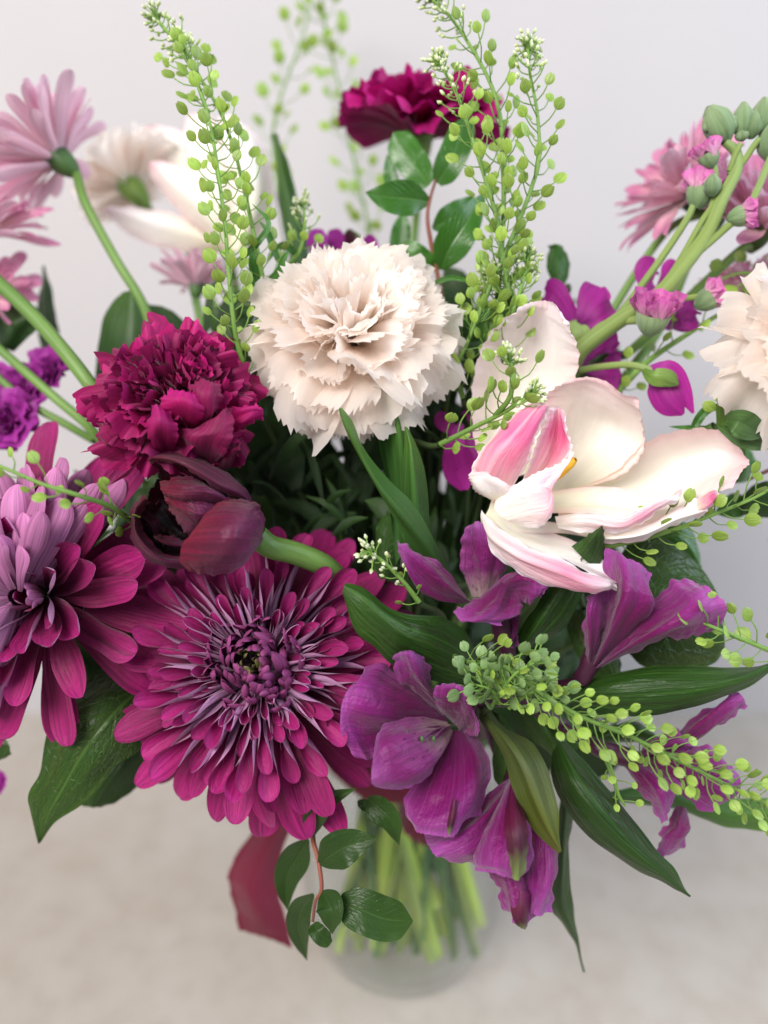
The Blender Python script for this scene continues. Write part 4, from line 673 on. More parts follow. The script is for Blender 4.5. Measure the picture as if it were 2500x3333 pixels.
leafthing('large dark netted leaf with a bright tip at the lower left, under the two chrysanthemums', G1, [("900,60 640,150 440,260 330,330 270,560 235,760 170,890 182,1000 232,1190", 420, 405, 395, 392, 392, 396, 410), ("930,200 760,330 600,500 480,670 380,850 290,1010 236,1190", 415, 398, 388, 386, 390, 398, 410), ("960,300 900,500 830,640 710,720 600,850 480,970 330,1065 238,1192", 418, 405, 396, 392, 392, 398, 410)], 'leafdk', group=LG, nv=60, nu=27)
leafthing('smooth dark leaf half hidden behind the lower left netted leaf', G1, [("900,300 700,500 560,700 460,930 500,965", 450, 444, 440), ("950,450 800,600 700,750 600,900 560,975", 445, 436, 436), ("980,600 900,760 800,870 700,930 600,972", 450, 444, 440)], 'leafspd', group=LG)
leafthing('blurred rounded dark leaf standing behind the cerise carnation on the left', D0, [("230,900 205,820 212,740 230,670 265,632", 480, 475, 472), ("290,900 280,820 280,740 285,680 285,628", 472, 465, 465), ("380,900 372,820 362,740 335,680 305,635", 480, 475, 472)], 'filler', group='blurred leaves at the back', stemto=False)
leafthing('blurred narrow pointed leaf at the far left behind the thick stem', D0, [("100,800 84,720 82,660 92,575", 520, 515), ("115,800 105,720 100,660 94,572", 512, 508), ("128,790 127,720 116,660 96,575", 520, 515)], 'leafspd', group='blurred leaves at the back', stemto=False)
leafthing('blurred green leaf at the left edge under the pale pink daisies', D0, [("-30,740 -20,690 30,655 80,665", 470, 465), ("0,750 20,710 50,690 90,680", 465, 460), ("30,760 60,730 80,710 95,690", 470, 465)], 'filler', group='blurred leaves at the back', stemto=False)
leafthing('blurred green leaf at the left edge below the chrysanthemum', D0, [("-60,1500 -20,1560 10,1590", 430, 425), ("-40,1560 0,1600 20,1610", 425, 422), ("-60,1640 -10,1645 25,1630", 430, 425)], 'leafspd', stemto=False, group='blurred leaves at the back')
leafthing('blurred tall green blade left of the cream carnation, behind the sprigs', D0, [("635,580 612,480 598,380 588,290", 500, 495), ("655,580 630,480 610,380 592,286", 492, 488), ("672,570 655,480 628,380 600,290", 500, 495)], 'leaftul', group='blurred leaves at the back')
leafthing('oval green leaf with a chewed spot floating right of the tall sprigs', F3, [("400,1730 350,1660 330,1560 345,1490 330,1475", 450, 445), ("410,1735 400,1650 395,1560 400,1500 385,1465", 444, 438), ("420,1732 465,1650 468,1560 445,1490 410,1470", 450, 445)], 'leafsp', group='glossy leaves at the top')
TG = 'tulip leaves rising at the centre'
leafthing('curving tulip leaf in front of the cream carnation, longest of the three at the centre', F5, [("1230,2240 1070,2090 980,1960 870,1790 750,1590 650,1410 590,1280 556,1165", 395, 384, 374, 366, 360, 352, 348), ("1250,2230 1130,2050 1010,1890 900,1750 790,1600 690,1420 620,1280 568,1155", 390, 378, 366, 357, 350, 344, 346), ("1270,2220 1180,2050 1100,1890 1000,1730 880,1620 770,1500 690,1380 640,1240 580,1158", 396, 384, 374, 368, 364, 358, 352)], 'leaftul', name='tulip_leaf', group=TG, ruf=0)
leafthing('folded upright tulip leaf with a shaded hollow, touching the cream carnation', F5, [("900,2100 850,1650 805,1400 785,1200 785,1060 790,988", 400, 390, 382, 376, 374), ("930,2050 880,1620 850,1400 830,1250 815,1100 795,985", 398, 396, 392, 384, 376), ("960,2050 940,1620 940,1450 920,1280 860,1100 798,985", 398, 386, 378, 374, 372), ("990,2050 960,1620 985,1420 960,1260 890,1080 800,988", 402, 392, 386, 380, 374)], 'leaftul', name='tulip_leaf', group=TG, ruf=0)
leafthing('upright pointed tulip leaf, right one of the three at the centre', F5, [("960,2050 915,1900 935,1680 945,1500 955,1380 952,1272", 398, 386, 380, 375, 372), ("1060,2080 1020,1900 1010,1680 1000,1500 990,1380 960,1268", 392, 376, 368, 366, 368), ("1150,2100 1115,1960 1090,1680 1060,1510 1015,1370 972,1275", 398, 388, 380, 376, 372)], 'leaftul', name='tulip_leaf', group=TG, ruf=0)
leafthing('dark shaded leaf standing behind the curving tulip leaf', F5, [("760,2200 770,2000 790,1850 850,1780", 410, 405), ("830,2200 850,2000 870,1880 870,1780", 404, 400), ("900,2200 930,2050 920,1900 885,1790", 410, 405)], 'leafspd', name='tulip_leaf', group=TG)
leafthing('green leaf tip pointing up through the edge of the white tulip', F6, [("480,1620 560,1560 650,1500", 382, 372), ("560,1700 620,1600 662,1495", 378, 366), ("640,1760 678,1620 668,1495", 382, 370)], 'leafal', name='leaf_tip', stemto=True)

# ------------------------------------------------------------------ leafy twigs with red stems
def twig(label, stempts, r_, leaves, fr, mk, group, vs=True):
    P = cat([fr(x, y, d / 1000) for x, y, d in stempts], 24); t = thing('leafy_twig', label, 'twig', P[0], group)
    mb = MB(); mb.tube(P, np.linspace(r_, r_ * .5, 24), 8); mb.build('stem', M['stemred'], t)
    for pth, wpx, sh, fold, tilt in leaves:
        mb = MB(); mb.grid(leafgrid(fr, pth, wpx, sh, fold, tilt, ruf=.0005, n=28, m=13)); mb.build('leaf', M[mk], t)
    if vs: vase_stem(t, P[0], P[0] - P[2], r_, 'stemdk', .05)
twig('leafy twig with glossy green leaves and a red stem below the back cerise carnation', [(1190, 1900, 450), (1150, 1640, 440), (1110, 1450, 436), (1090, 1300, 434), (1110, 1180, 434), (1140, 1080, 436)], .0016, [
    ([(1105, 1210, 434), (980, 1190, 428), (850, 1180, 424), (720, 1155, 424)], 205, 'ovate', .22, .1),
    ([(1100, 1110, 438), (1020, 1000, 442), (950, 900, 444), (885, 795, 446)], 190, 'oblong', .22, -.1),
    ([(1150, 1100, 436), (1220, 980, 430), (1280, 840, 430), (1310, 700, 432)], 175, 'oblong', .3, -.3),
    ([(1110, 1640, 440), (1070, 1590, 436), (1000, 1530, 434), (930, 1460, 436)], 165, 'oblong', .2, .1),
    ([(1170, 1620, 436), (1230, 1480, 428), (1330, 1330, 426), (1440, 1150, 430)], 215, 'ovate', .25, .15),
    ([(1120, 1370, 440), (1200, 1330, 440), (1290, 1260, 442), (1370, 1170, 444)], 160, 'ovate', .25, .1),
    ([(890, 1200, 455), (870, 1060, 455), (850, 920, 455)], 90, 'ovate', .2, 0),
    ([(900, 1600, 458), (930, 1400, 458), (950, 1260, 458)], 120, 'ovate', .2, 0)], F2, 'leafsp', 'leafy twigs with red stems')
twig('drooping leafy twig with dark leaves hanging under the big chrysanthemum', [(445, 130, 420), (440, 310, 392), (462, 400, 384), (480, 540, 380), (452, 600, 382), (440, 690, 384)], .0014, [
    ([(440, 310, 386), (450, 220, 380), (500, 150, 376), (632, 92, 374)], 105, 'ovate', .5, .35),
    ([(420, 320, 396), (370, 400, 402), (320, 500, 408), (325, 640, 414)], 135, 'ovate', .3, .1),
    ([(470, 430, 382), (540, 380, 376), (620, 340, 374), (727, 312, 374)], 165, 'ovate', .22, .1),
    ([(480, 560, 378), (510, 610, 372), (520, 660, 370), (525, 745, 374)], 125, 'ovate', .4, .3),
    ([(560, 600, 376), (660, 640, 372), (770, 680, 372), (890, 690, 374)], 185, 'oblong', .2, .1),
    ([(445, 570, 388), (390, 640, 398), (375, 730, 406), (412, 865, 420)], 115, 'ovate', .4, .2),
    ([(440, 700, 384), (460, 735, 380), (490, 765, 380), (528, 780, 382)], 75, 'oblong', .2, 0),
    ([(690, 130, 400), (730, 180, 396), (790, 240, 394), (828, 345, 398)], 115, 'ovate', .35, .2),
    ([(640, 150, 402), (680, 170, 400), (725, 190, 400)], 50, 'ovate', .3, 0)], G5, 'leafspd', 'leafy twigs with red stems')
twig('red twig entering at the right edge behind the seed sprig', [(1760, 1130, 430), (1660, 1165, 425), (1540, 1220, 425)], .0014, [([(1540, 1330, 430), (1450, 1380, 432), (1340, 1420, 434)], 150, 'ovate', .25, .1), ([(1700, 1500, 430), (1740, 1580, 432), (1720, 1640, 434)], 140, 'ovate', .25, .1)], F6, 'leafsp', 'leafy twigs with red stems', vs=False)

# ------------------------------------------------------------------ stock (felted buds) at the right
sk = thing('stock_stalk', 'curving pale green stock stalk with felted buds and pink opening blossoms on the right', 'flower', D0(1260, 760, .41))
mb = MB(); P = cat([D0(x, y, d) for x, y, d in [(1235, 790, .412), (1260, 750, .408), (1340, 690, .405), (1420, 640, .402), (1480, 570, .400), (1530, 500, .400), (1560, 430, .398), (1590, 370, .398), (1590, 330, .398), (1565, 305, .396)]], 60)
mb.tube(P, np.interp(np.linspace(0, 1, 60), [0, .5, .8, 1], [.0046, .0037, .0029, .0021]), 12)
for pts, r_ in (([(1485, 565, .4), (1560, 500, .398), (1620, 440, .396), (1665, 340, .394)], .0018), ([(1420, 640, .404), (1470, 560, .402), (1515, 480, .40), (1540, 440, .40), (1545, 380, .398), (1540, 345, .396)], .0016),
                ([(1575, 380, .398), (1605, 350, .397), (1625, 320, .396), (1640, 300, .395)], .0016), ([(1575, 370, .398), (1590, 330, .396), (1600, 310, .395)], .0014), ([(1260, 740, .41), (1310, 700, .408), (1400, 690, .398), (1420, 695, .394)], .0022),
                ([(1330, 690, .405), (1420, 570, .405), (1480, 480, .405), (1500, 440, .405)], .0018), ([(1250, 800, .41), (1300, 792, .408), (1360, 788, .404), (1410, 800, .40)], .0018), ([(1470, 645, .405), (1500, 642, .405), (1530, 635, .404)], .0016)):
    mb.tube(cat([D0(*p) for p in pts], 20), r_, 8)
mb.build('stem', M['stempale'], sk)
vase_stem(sk, P[0], P[0] - P[4], .0042, 'stemdk')
def bud(parent, c, tip, wid, mat='bud', tips=None, name='bud'):
    c = np.array(c); tp = np.array(tip); L_ = np.linalg.norm(tp - c); n = 18; k = 24; t = np.linspace(0, 1, n); ax = (tp - c) / L_
    P = c + (tp - c)[None] * t[:, None]; A = nz(np.cross(ax, FW)); B = np.cross(ax, A); th = np.linspace(0, 2 * math.pi, k + 1)
    r_ = wid * prof([.25, .7, .95, 1, .98, .85, .55, .2], t)
    rr = r_[:, None] * (1 + .22 * (np.abs(np.sin(3 * th)) ** .6)[None] * (.4 + t[:, None])) * 1.0
    V = P[:, None] + (np.cos(th) * rr)[..., None] * A + (np.sin(th) * rr)[..., None] * B
    mb = MB(); mb.grid(V); return mb.build(name, M[mat], parent)
for (a, b, wd) in (((1572, 308), (1540, 245), .0062), ((1548, 268), (1532, 238), .0036), ((1585, 288), (1572, 258), .0038), ((1602, 300), (1606, 236), .0042), ((1622, 300), (1628, 248), .0044), ((1640, 290), (1650, 226), .0044), ((1655, 280), (1660, 240), .004), ((1538, 425), (1540, 385), .0035), ((1532, 284), (1528, 268), .0024), ((1604, 305), (1602, 285), .0028), ((1662, 350), (1668, 280), .0055)):
    bud(sk, D0(*a, .397), D0(b[0] * 1.25 - a[0] * .25, b[1] * 1.25 - a[1] * .25, .394), wd * 1.02)
def crumple(root, c, axis, R_, n, mat, seed, ruf=.35, name='petal'):
    r = random.Random(seed); Rm = orient(axis); c = Vector([float(x) for x in c]) - root.location
    for k in range(n):
        inner = k / n; me = fan_mesh(R_ * (1.1 - .35 * inner), R_ * .55, 1.2, 1.45 - .2 * r.random() + .3 * inner, .0, R_ * ruf * .3, M[mat], r, 10, 15)
        o = bpy.data.objects.new(name, me); COL.objects.link(o); o.parent = root
        o.matrix_local = Matrix.Translation(c) @ Rm @ Matrix.Rotation(k * 2.4, 4, 'Z') @ Matrix.Translation((R_ * .42 * (1 - inner * .7), 0, 0))
def openbud(c, tip, R_, seed, mat='pstock', cal='bud'):
    c = np.array(c); tip = np.array(tip); ax = nz(tip - c)
    calyx_cup(sk, c + ax * R_ * .55, ax, R_ * .68, R_ * .95, cal, flare=.98)
    crumple(sk, c + ax * R_ * .1, ax, R_ * 1.35, 11, mat, seed)
openbud(D0(1405, 705, .392), D0(1422, 640, .384), .0125, 71)
openbud(D0(1515, 655, .404), D0(1552, 632, .402), .009, 72)
openbud(D0(1535, 352, .397), D0(1515, 300, .396), .0078, 73)
openbud(D0(1508, 435, .405), D0(1525, 370, .405), .0105, 74)
openbud(D0(1585, 470, .396), D0(1650, 455, .392), .008, 75)
for (pth, wp, mk) in (([(925, 560, 404), (1000, 620, 398), (1060, 740, 396), (1150, 828, 396)], 190, 'stock'), ([(925, 560, 402), (1020, 560, 395), (1100, 600, 394), (1210, 820, 396)], 130, 'stock'), ([(910, 560, 400), (960, 600, 392), (1050, 610, 390), (1120, 650, 390)], 110, 'calyx')):
    mb = MB(); mb.grid(leafgrid(F6, pth, wp, 'petal', -.35, .1, n=20)); mb.build('petal' if mk == 'stock' else 'sepal', M[mk], sk)
def petals_at(label, c, petals, fr, mk, fold=.2, centre=True, name='stock_blossom', g='magenta stock blossoms', ruf=.0015):
    t = thing(name, label, 'flower', fr(c[0], c[1], c[2] / 1000), g)
    for pth, wp in petals:
        mb = MB(); mb.grid(leafgrid(fr, pth, wp, 'spat', fold, rnd.uniform(-.2, .2), ruf=ruf, n=20, m=11, freq=1.5)); mb.build('petal', M[mk], t)
    return t
s1 = petals_at('magenta stock blossom behind the white tulip, left of the pale stalk', (520, 1990, 425), [([(520, 1990, 430), (470, 1900, 425), (370, 1780, 425), (320, 1760, 428)], 190), ([(520, 1980, 425), (560, 1880, 420), (610, 1780, 420), (650, 1720, 424)], 190), ([(520, 1990, 422), (620, 1930, 415), (690, 1890, 414), (740, 1860, 418)], 170), ([(500, 2000, 430), (420, 1940, 430), (340, 1880, 434), (290, 1800, 436)], 150)], F3, 'stock')
mb = MB(); mb.tube(cat([F3(480, 2080, .43), F3(530, 1990, .424), F3(545, 1930, .42)], 8), [.007, .008, .009, .009, .0085, .008, .006, .003], 10); mb.build('flower_tube', M['stempale'], s1)
vase_stem(s1, F3(480, 2080, .43), cdir(-.4, -.9, 0), .002)
s2 = petals_at('magenta stock blossom lower behind the pale stalk, above the open white tulip', (560, 500, 430), [([(550, 520, 430), (620, 440, 424), (690, 390, 422), (760, 380, 424)], 150), ([(540, 540, 428), (640, 560, 420), (720, 590, 418), (780, 600, 420)], 160), ([(530, 500, 430), (560, 430, 428), (600, 370, 428), (640, 350, 430)], 130), ([(600, 560, 432), (680, 540, 430), (740, 500, 428), (780, 480, 430)], 100), ([(560, 560, 432), (650, 620, 430), (720, 650, 428), (785, 680, 430)], 110)], F6, 'stock')
vase_stem(s2, F6(540, 520, .432), cdir(-.3, -.9, -.1), .002)
s3 = petals_at('small magenta stock blossom behind the top bend of the pale stalk', (960, 1700, 430), [([(990, 1760, 430), (930, 1700, 428), (930, 1620, 428), (985, 1570, 430)], 150), ([(990, 1750, 432), (1040, 1680, 430), (1080, 1620, 430), (1120, 1600, 432)], 130)], F3, 'stock')
s4 = petals_at('dark magenta stock blossom right of the crumpled pink bud', (1120, 1900, 425), [([(1080, 1960, 425), (1140, 1900, 420), (1190, 1840, 420), (1225, 1820, 424)], 150), ([(1080, 1960, 424), (1140, 1960, 420), (1190, 1930, 420), (1225, 1890, 424)], 120), ([(1050, 1980, 428), (1090, 1930, 428), (1130, 1850, 428), (1160, 1800, 430)], 130)], F3, 'stock')
s5 = petals_at('deep purple blossom in the shade left of the white tulip', (1300, 1400, 415), [([(1300, 1250, 415), (1260, 1350, 410), (1270, 1480, 412), (1310, 1650, 416)], 190), ([(1340, 1300, 418), (1350, 1400, 414), (1340, 1500, 414), (1330, 1600, 418)], 160), ([(1300, 1300, 416), (1240, 1280, 412), (1200, 1240, 412), (1190, 1180, 416)], 130), ([(1350, 1250, 420), (1360, 1200, 418), (1340, 1150, 418)], 110)], F5, 'stock', g='magenta stock blossoms')
def rosette(label, c, axis, R_, seed, mk='violet', vs=True):
    t = thing('stock_blossom', label, 'flower', c, 'violet stock blossoms on the left'); r = random.Random(seed); Rm = orient(axis)
    for (n, a1, L_, wd) in ((5, .15, 1.0, .6), (5, .6, .85, .5), (4, 1.1, .65, .4), (3, 1.5, .5, .3)):
        for k in range(n):
            me = fan_mesh(R_ * L_, R_ * wd, .8, a1, 0., R_ * .10, M[mk], r, 10, 15); o = bpy.data.objects.new('petal', me); COL.objects.link(o); o.parent = t
            o.matrix_local = Rm @ Matrix.Rotation((k + r.random() * .5) * 6.283 / n, 4, 'Z')
    if vs: vase_stem(t, np.array(c) - nz(axis) * .003, cdir(.5, -.8, 0), .0018, 'stemdk', .04)
rosette('violet stock blossom right of its neighbours, beneath the thick left stem', D0(118, 808, .465), cdir(-.2, .3, .7), .019, 81, vs=False)
rosette('violet stock blossom in the middle of the left three, crossed by a thin stem', D0(60, 855, .46), cdir(-.1, .2, .8), .021, 82, vs=False)
rosette('violet stock blossom at the left edge above the big chrysanthemum', D0(20, 915, .45), cdir(.1, .2, .8), .023, 83, vs=False)
rosette('violet stock blossom cut by the left edge, above the middle one', D0(-15, 830, .465), cdir(.1, .2, .8), .016, 84, vs=False)
rosette('small pink violet blossom at the left edge below the chrysanthemum', D0(-12, 1690, .47), cdir(.1, .2, .8), .010, 85, vs=False)

# sepals and leaves of the right edge carnation
rc = thing('carnation_calyx', 'split green calyx with pointed sepals under the cream carnation at the right edge', 'calyx', F6(1500, 850, .385))
for pth, wp, sh, mk in (([(1380, 900, 386), (1440, 780, 380), (1540, 700, 376), (1680, 560, 374)], 210, 'petal', 'calyx'), ([(1400, 900, 378), (1440, 800, 372), (1450, 680, 370), (1520, 560, 370)], 70, 'lance', 'calyxdk'),
                        ([(1360, 900, 382), (1480, 960, 374), (1580, 1000, 372), (1700, 1030, 372)], 110, 'lance', 'calyxdk'), ([(1400, 860, 372), (1470, 870, 364), (1530, 900, 364), (1620, 960, 366)], 170, 'petal', 'calyxdk'),
                        ([(1320, 900, 390), (1220, 905, 392), (1140, 905, 394), (1060, 900, 396)], 28, 'lance', 'leafsp'), ([(1210, 910, 392), (1270, 820, 390), (1330, 785, 388), (1400, 780, 388)], 55, 'grass', 'leafsp')):
    mb = MB(); mb.grid(leafgrid(F6, pth, wp, sh, .4, .15, ruf=.0005)); mb.build('sepal', M[mk], rc)
vase_stem(rc, F6(1340, 905, .39), cdir(-.7, -.5, -.3), .003, 'stemdk')

# ------------------------------------------------------------------ seed pod sprigs
def pod_mesh(k):
    n, m = 9, 9; V = []
    for sgn in (1, -1):
        t = np.linspace(0, 1, n)[:, None]; s = np.linspace(-1, 1, m)[None]
        wd = np.sin(np.pi * np.clip(t * .93 + .035, 0, 1)) ** .55 * (.84 + .05 * k)
        x = s * wd * 1.12; y = 2 * t + .16 * (1 - np.abs(s)) ** 0 * np.abs(s) ** .7 * t ** 8 - .10 * np.exp(-(s / .12) ** 2) * t ** 8 * 1.5
        z = sgn * .13 * np.sqrt(np.clip(1 - s ** 2, 0, 1)) * wd * (1 - .45 * np.exp(-(s / .13) ** 2))
        V.append(np.stack([x + 0 * t, y + 0 * s, z + 0 * t], -1))
    mb = MB(); mb.grid(V[0]); mb.grid(V[1], flip=True); o = mb.build('seed_pod', M['pod']); me = o.data; bpy.data.objects.remove(o); return me
PODS = [pod_mesh(k) for k in range(3)]
SAGE = [pod_mesh(k) for k in range(3)]
for me in SAGE: me.materials[0] = M['podsage']
def sprig(label, paths, fr, seed, r0=.0014, spacing=.0027, plen=.0120, psize=.0026, tip=True, group='green seed pod sprigs', vs=True, cover=(0., .86), tipn=26, leaves=(), pods_=None):
    r = random.Random(seed); P0 = np.array(fr(*paths[0][0][:2], paths[0][0][2] / 1000)); t = thing('seed_pod_sprig', label, 'sprig', P0, group)
    smb = MB(); tmb = MB(); pods = []
    for pi, path in enumerate(paths):
        C = cat([fr(x, y, d / 1000) for x, y, d in path], 60); seg = np.linalg.norm(np.diff(C, axis=0), axis=1); S = np.concatenate([[0], np.cumsum(seg)]); Lt = S[-1]
        smb.tube(C, np.linspace(r0, r0 * .45, 60), 6)
        az = r.random() * 6; pos = Lt * cover[0]
        while pos < Lt:
            f = pos / Lt; c = np.array([np.interp(pos, S, C[:, q]) for q in range(3)]); c2 = np.array([np.interp(min(pos + .004, Lt), S, C[:, q]) for q in range(3)])
            if pos + .004 > Lt: c2 = c + (C[-1] - C[-3])
            T = nz(c2 - c); A = nz(np.cross(T, [.2, .9, .3])); B = np.cross(T, A); az += 2.4 + r.uniform(-.5, .5)
            out = A * math.cos(az) + B * math.sin(az)
            k = 1.0 if f < cover[1] else max(.25, (1 - f) / (1 - cover[1]))
            l = plen * r.uniform(.75, 1.2) * (.35 + .65 * k); d1 = nz(out + T * .55); d2 = nz(out * .8 + T * r.uniform(.7, 1.5) + np.array([0, 0, .15]))
            e = c + d1 * l * .6 + d2 * l * .4; mid = c + d1 * l * .55
            smb.tube(cat([c, mid, e], 5), .00032, 4)
            if f < cover[1] or not tip:
                pods.append((e, d2, psize * r.uniform(.8, 1.15) * (.6 + .4 * min(1, (cover[1] + .12 - f) * 4)) if tip else psize * r.uniform(.8, 1.15)))
            else:
                for q in range(2):
                    e2 = e + np.array([r.uniform(-1, 1) for _ in range(3)]) * .0009; tmb.tube(np.array([e2, e2 + d2 * .0011, e2 + d2 * .0022]), [.0005, .0009, .0003], 5)
            pos += spacing * r.uniform(.6, 1.3) * (1 if f < cover[1] else .55)
        if tip:
            T = nz(C[-1] - C[-4])
            for q in range(tipn):
                d = nz(T * r.uniform(.1, 1.3) + np.array([r.uniform(-1, 1) for _ in range(3)]) * .8); l = r.uniform(.003, .007); b = C[-1] - T * r.uniform(0, .005); e = b + d * l
                smb.tube(np.array([b, (b + e) / 2 + T * .0006, e]), .0003, 4); tmb.tube(np.array([e, e + d * .0010, e + d * .0024]), [.0005, .0010, .0003], 5)
    smb.build('stem', M['thstem'], t)
    if tmb.v:
        o = tmb.build('flower_buds', M['tip'], t, 'stuff')
    for (e, d, s) in pods:
        o = bpy.data.objects.new('seed_pod', (pods_ or PODS)[r.randrange(3)]); COL.objects.link(o); o.parent = t
        y = nz(d); z = nz(np.cross(y, [r.uniform(-1, 1), r.uniform(-1, 1) - .5, r.uniform(-1, 1)])); z = nz(z - FW * .9 * (1 if z @ FW < 0 else -1)); z = nz(z - y * (z @ y)); x = np.cross(y, z); lc = e - P0; s = s * 1.14
        o.matrix_local = Matrix(((x[0] * s, y[0] * s, z[0] * s, lc[0]), (x[1] * s, y[1] * s, z[1] * s, lc[1]), (x[2] * s, y[2] * s, z[2] * s, lc[2]), (0, 0, 0, 1)))
    for pth, wp in leaves:
        mb = MB(); mb.grid(leafgrid(fr, pth, wp, 'grass', .2, .1)); mb.build('narrow_leaf', M['leafsp'], t)
    if vs: vase_stem(t, P0, P0 - fr(*paths[0][1][:2], paths[0][1][2] / 1000), r0, 'stemdk', .05)
    return t
sprig('tall seed pod sprig in front of the blurred white tulip, highest on the left', [[(540, 830, 395), (515, 750, 388), (503, 680, 384), (495, 600, 382), (487, 500, 380), (475, 400, 380), (460, 300, 382), (440, 215, 386), (400, 120, 392), (335, 35, 398)]], D0, 101, leaves=[([(520, 560, 392), (560, 520, 388), (580, 480, 388), (545, 440, 388)], 14)])
sprig('second seed pod sprig just right of the tall left one, ending lower', [[(575, 640, 400), (560, 560, 396), (545, 490, 394), (525, 400, 394), (505, 320, 394), (475, 240, 394), (440, 180, 394), (400, 110, 396), (385, 85, 398)]], D0, 102, leaves=[([(565, 620, 400), (600, 590, 396), (612, 560, 394), (625, 540, 394)], 16), ([(600, 560, 398), (585, 520, 396), (575, 495, 394), (560, 478, 394)], 15), ([(560, 660, 402), (555, 600, 400), (548, 560, 398), (552, 530, 398)], 28)])
sprig('blurred seed pod sprig at the back reaching the top edge, left of two', [[(600, 420, 610), (590, 320, 605), (595, 250, 602), (620, 170, 600), (650, 90, 600), (670, 20, 602), (680, -60, 605)]], D0, 103, psize=.0038, plen=.018, spacing=.0062, cover=(0, .98))
sprig('blurred seed pod sprig at the back reaching the top edge, right of two', [[(805, 540, 620), (790, 460, 615), (770, 370, 612), (748, 270, 610), (730, 180, 610), (710, 90, 610), (695, 0, 610), (690, -60, 610)]], D0, 104, psize=.0038, plen=.018, spacing=.0062, cover=(0, .98))
sprig('seed pod sprig arching to the top edge right of centre', [[(1075, 640, 398), (1082, 560, 396), (1088, 450, 394), (1086, 350, 392), (1080, 250, 392), (1055, 170, 392), (1010, 90, 392), (975, 40, 394), (925, -10, 396)]], D0, 105, cover=(0., .80))
sprig('seed pod sprig with a crowded pale tip in front of the back cerise carnation', [[(1100, 640, 392), (1088, 560, 390), (1070, 460, 388), (1040, 360, 386), (1010, 270, 386), (985, 200, 386), (945, 130, 388)]], D0, 106, cover=(0., .72), tipn=34)
sprig('straight seed pod sprig with a flat white flowered top, right of the tall group', [[(1020, 720, 396), (1050, 640, 392), (1085, 560, 390), (1120, 480, 388), (1150, 400, 386), (1165, 340, 386), (1160, 240, 386), (1145, 160, 388), (1140, 95, 390)]], D0, 107, cover=(0., .80), tipn=40)
sprig('short bushy seed pod sprig with tiny white flowers at the foot of the tall group', [[(1090, 760, 400), (1100, 700, 396), (1120, 640, 392), (1135, 590, 390), (1140, 555, 390)], [(1060, 760, 402), (1050, 690, 398), (1080, 640, 396), (1060, 590, 396)]], D0, 108, spacing=.0024, cover=(0., .6), tipn=36, leaves=[([(1040, 740, 396), (1042, 690, 392), (1075, 650, 392), (1110, 640, 392)], 12), ([(1020, 700, 400), (960, 690, 396), (920, 650, 396)], 16), ([(940, 610, 398), (980, 600, 396), (1040, 615, 394)], 12), ([(1100, 690, 396), (1150, 670, 392), (1190, 655, 392)], 12)])
sprig('seed pod sprig hanging low between the cream carnation and the white tulip', [[(1000, 860, 402), (985, 800, 398), (1010, 740, 396), (1030, 690, 394), (1050, 640, 394)]], D0, 109, tip=False, cover=(0., 1))
sprig('seed pod sprig with a round bud head lying across the white tulip petals', [[(950, 960, 388), (1020, 925, 380), (1080, 895, 370), (1130, 865, 362), (1150, 850, 360)], [(1070, 898, 372), (1100, 860, 362), (1110, 810, 358), (1100, 775, 358)]], D0, 110, cover=(0., .82), spacing=.0030)
sprig('small flowering sprig tip between the tulip leaf and the chrysanthemum', [[(905, 1300, 372), (870, 1255, 366), (830, 1215, 362), (795, 1190, 360)]], D0, 111, cover=(0., .3), spacing=.0038, plen=.008, psize=.0016, tipn=22)
sprig('long seed pod sprig running from the centre to the lower right edge', [[(1010, 1430, 372), (1090, 1440, 362), (1180, 1505, 354), (1260, 1550, 350), (1360, 1590, 350), (1460, 1640, 350), (1560, 1690, 352), (1700, 1760, 356)]], D0, 112, tip=False, cover=(0., 1), spacing=.0013, psize=.0022, plen=.0125)
sprig('short crowded sprig of grey green pods beside the purple lily stalks', [[(1060, 1530, 372), (1085, 1490, 362), (1120, 1450, 354), (1170, 1425, 350)], [(1050, 1500, 372), (1040, 1470, 364), (1035, 1440, 360)], [(1100, 1530, 368), (1140, 1500, 358), (1190, 1480, 352)], [(1080, 1520, 368), (1060, 1490, 360), (1010, 1475, 358)]], D0, 121, tip=False, cover=(.1, 1), spacing=.0014, psize=.0023, plen=.0085, pods_=SAGE, r0=.0010)
sprig('seed pod sprig crossing under the tip of the white tulip at the right', [[(1180, 1210, 400), (1290, 1185, 388), (1390, 1165, 376), (1480, 1135, 370), (1570, 1100, 368), (1640, 1070, 368), (1720, 1020, 370)]], D0, 113, tip=False, cover=(.3, 1), spacing=.0034)
sprig('short seed pod sprig at the right edge beside the trumpet shaped lily blossom', [[(1700, 1420, 362), (1650, 1400, 362), (1590, 1375, 362), (1530, 1350, 360), (1500, 1335, 360)]], D0, 114, tip=False, cover=(0, 1), vs=False, spacing=.0030)
sprig('thin sprig with sparse pods over the left chrysanthemum', [[(290, 1130, 385), (240, 1095, 352), (170, 1070, 332), (90, 1045, 330), (20, 1015, 330), (-40, 990, 332)]], D0, 115, vs=False, tip=False, cover=(0, 1), spacing=.0052, plen=.009, psize=.0021)
sprig('dark stemmed sprig with drooping pods above the white tulip, running to the right carnation', [[(1290, 890, 425), (1340, 840, 422), (1400, 780, 420), (1480, 725, 420), (1560, 675, 420), (1620, 640, 422)]], D0, 116, tip=False, cover=(.1, 1), spacing=.0060, r0=.0020)
sprig('few round pods at the upper right edge above the cream carnation', [[(1700, 620, 430), (1660, 600, 430), (1600, 590, 430), (1540, 610, 430)]], D0, 117, tip=False, cover=(0, 1), spacing=.0070, psize=.003, vs=False)
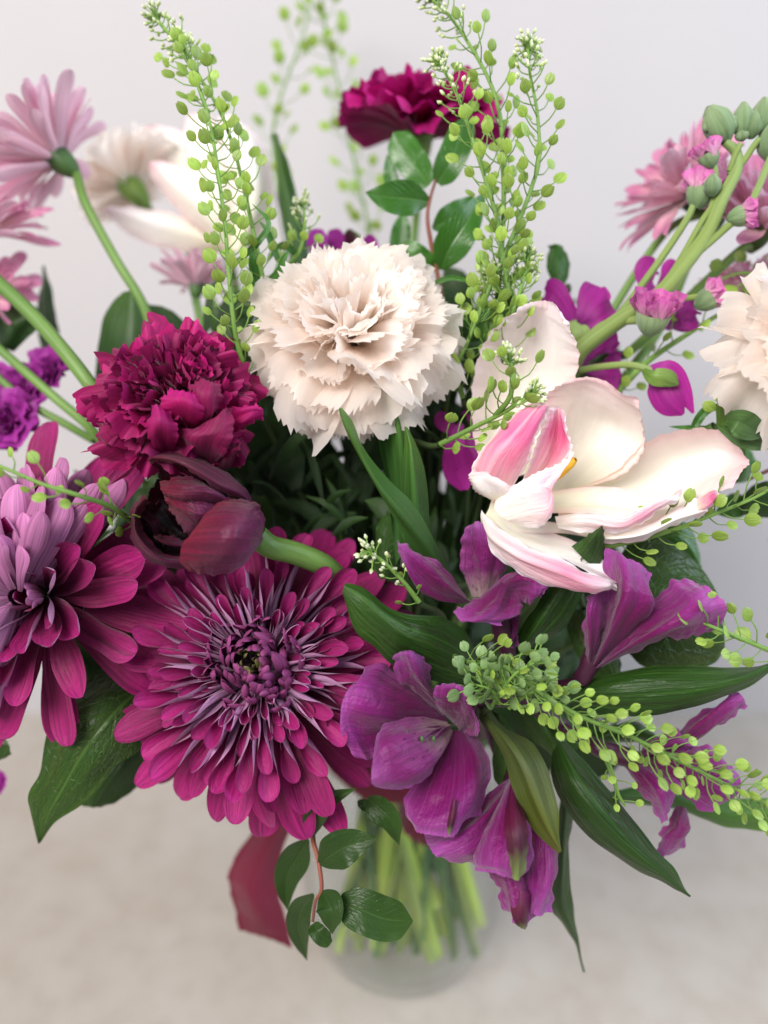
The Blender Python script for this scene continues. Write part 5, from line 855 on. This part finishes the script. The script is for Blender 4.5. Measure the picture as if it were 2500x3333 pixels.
sprig('small blurred sprig tip rising just left of the cream carnation', [[(565, 650, 430), (605, 590, 425), (645, 545, 420), (658, 490, 420), (655, 440, 422)]], D0, 120, cover=(.3, .6), spacing=.0036, tipn=24, leaves=[([(640, 550, 422), (615, 530, 420), (590, 545, 420), (575, 570, 420)], 16)])
sprig('tiny bud sprig beside the split green calyx at the right', [[(1585, 900, 385), (1575, 870, 384), (1568, 850, 383)]], D0, 118, cover=(0, .1), vs=False, tipn=12)
sprig('faint small pods hanging under the long sprig at the lower right', [[(1310, 1640, 372), (1325, 1680, 372), (1335, 1715, 374), (1350, 1740, 376)]], D0, 119, tip=False, cover=(0, 1), spacing=.0045, plen=.008, psize=.0014, vs=False)

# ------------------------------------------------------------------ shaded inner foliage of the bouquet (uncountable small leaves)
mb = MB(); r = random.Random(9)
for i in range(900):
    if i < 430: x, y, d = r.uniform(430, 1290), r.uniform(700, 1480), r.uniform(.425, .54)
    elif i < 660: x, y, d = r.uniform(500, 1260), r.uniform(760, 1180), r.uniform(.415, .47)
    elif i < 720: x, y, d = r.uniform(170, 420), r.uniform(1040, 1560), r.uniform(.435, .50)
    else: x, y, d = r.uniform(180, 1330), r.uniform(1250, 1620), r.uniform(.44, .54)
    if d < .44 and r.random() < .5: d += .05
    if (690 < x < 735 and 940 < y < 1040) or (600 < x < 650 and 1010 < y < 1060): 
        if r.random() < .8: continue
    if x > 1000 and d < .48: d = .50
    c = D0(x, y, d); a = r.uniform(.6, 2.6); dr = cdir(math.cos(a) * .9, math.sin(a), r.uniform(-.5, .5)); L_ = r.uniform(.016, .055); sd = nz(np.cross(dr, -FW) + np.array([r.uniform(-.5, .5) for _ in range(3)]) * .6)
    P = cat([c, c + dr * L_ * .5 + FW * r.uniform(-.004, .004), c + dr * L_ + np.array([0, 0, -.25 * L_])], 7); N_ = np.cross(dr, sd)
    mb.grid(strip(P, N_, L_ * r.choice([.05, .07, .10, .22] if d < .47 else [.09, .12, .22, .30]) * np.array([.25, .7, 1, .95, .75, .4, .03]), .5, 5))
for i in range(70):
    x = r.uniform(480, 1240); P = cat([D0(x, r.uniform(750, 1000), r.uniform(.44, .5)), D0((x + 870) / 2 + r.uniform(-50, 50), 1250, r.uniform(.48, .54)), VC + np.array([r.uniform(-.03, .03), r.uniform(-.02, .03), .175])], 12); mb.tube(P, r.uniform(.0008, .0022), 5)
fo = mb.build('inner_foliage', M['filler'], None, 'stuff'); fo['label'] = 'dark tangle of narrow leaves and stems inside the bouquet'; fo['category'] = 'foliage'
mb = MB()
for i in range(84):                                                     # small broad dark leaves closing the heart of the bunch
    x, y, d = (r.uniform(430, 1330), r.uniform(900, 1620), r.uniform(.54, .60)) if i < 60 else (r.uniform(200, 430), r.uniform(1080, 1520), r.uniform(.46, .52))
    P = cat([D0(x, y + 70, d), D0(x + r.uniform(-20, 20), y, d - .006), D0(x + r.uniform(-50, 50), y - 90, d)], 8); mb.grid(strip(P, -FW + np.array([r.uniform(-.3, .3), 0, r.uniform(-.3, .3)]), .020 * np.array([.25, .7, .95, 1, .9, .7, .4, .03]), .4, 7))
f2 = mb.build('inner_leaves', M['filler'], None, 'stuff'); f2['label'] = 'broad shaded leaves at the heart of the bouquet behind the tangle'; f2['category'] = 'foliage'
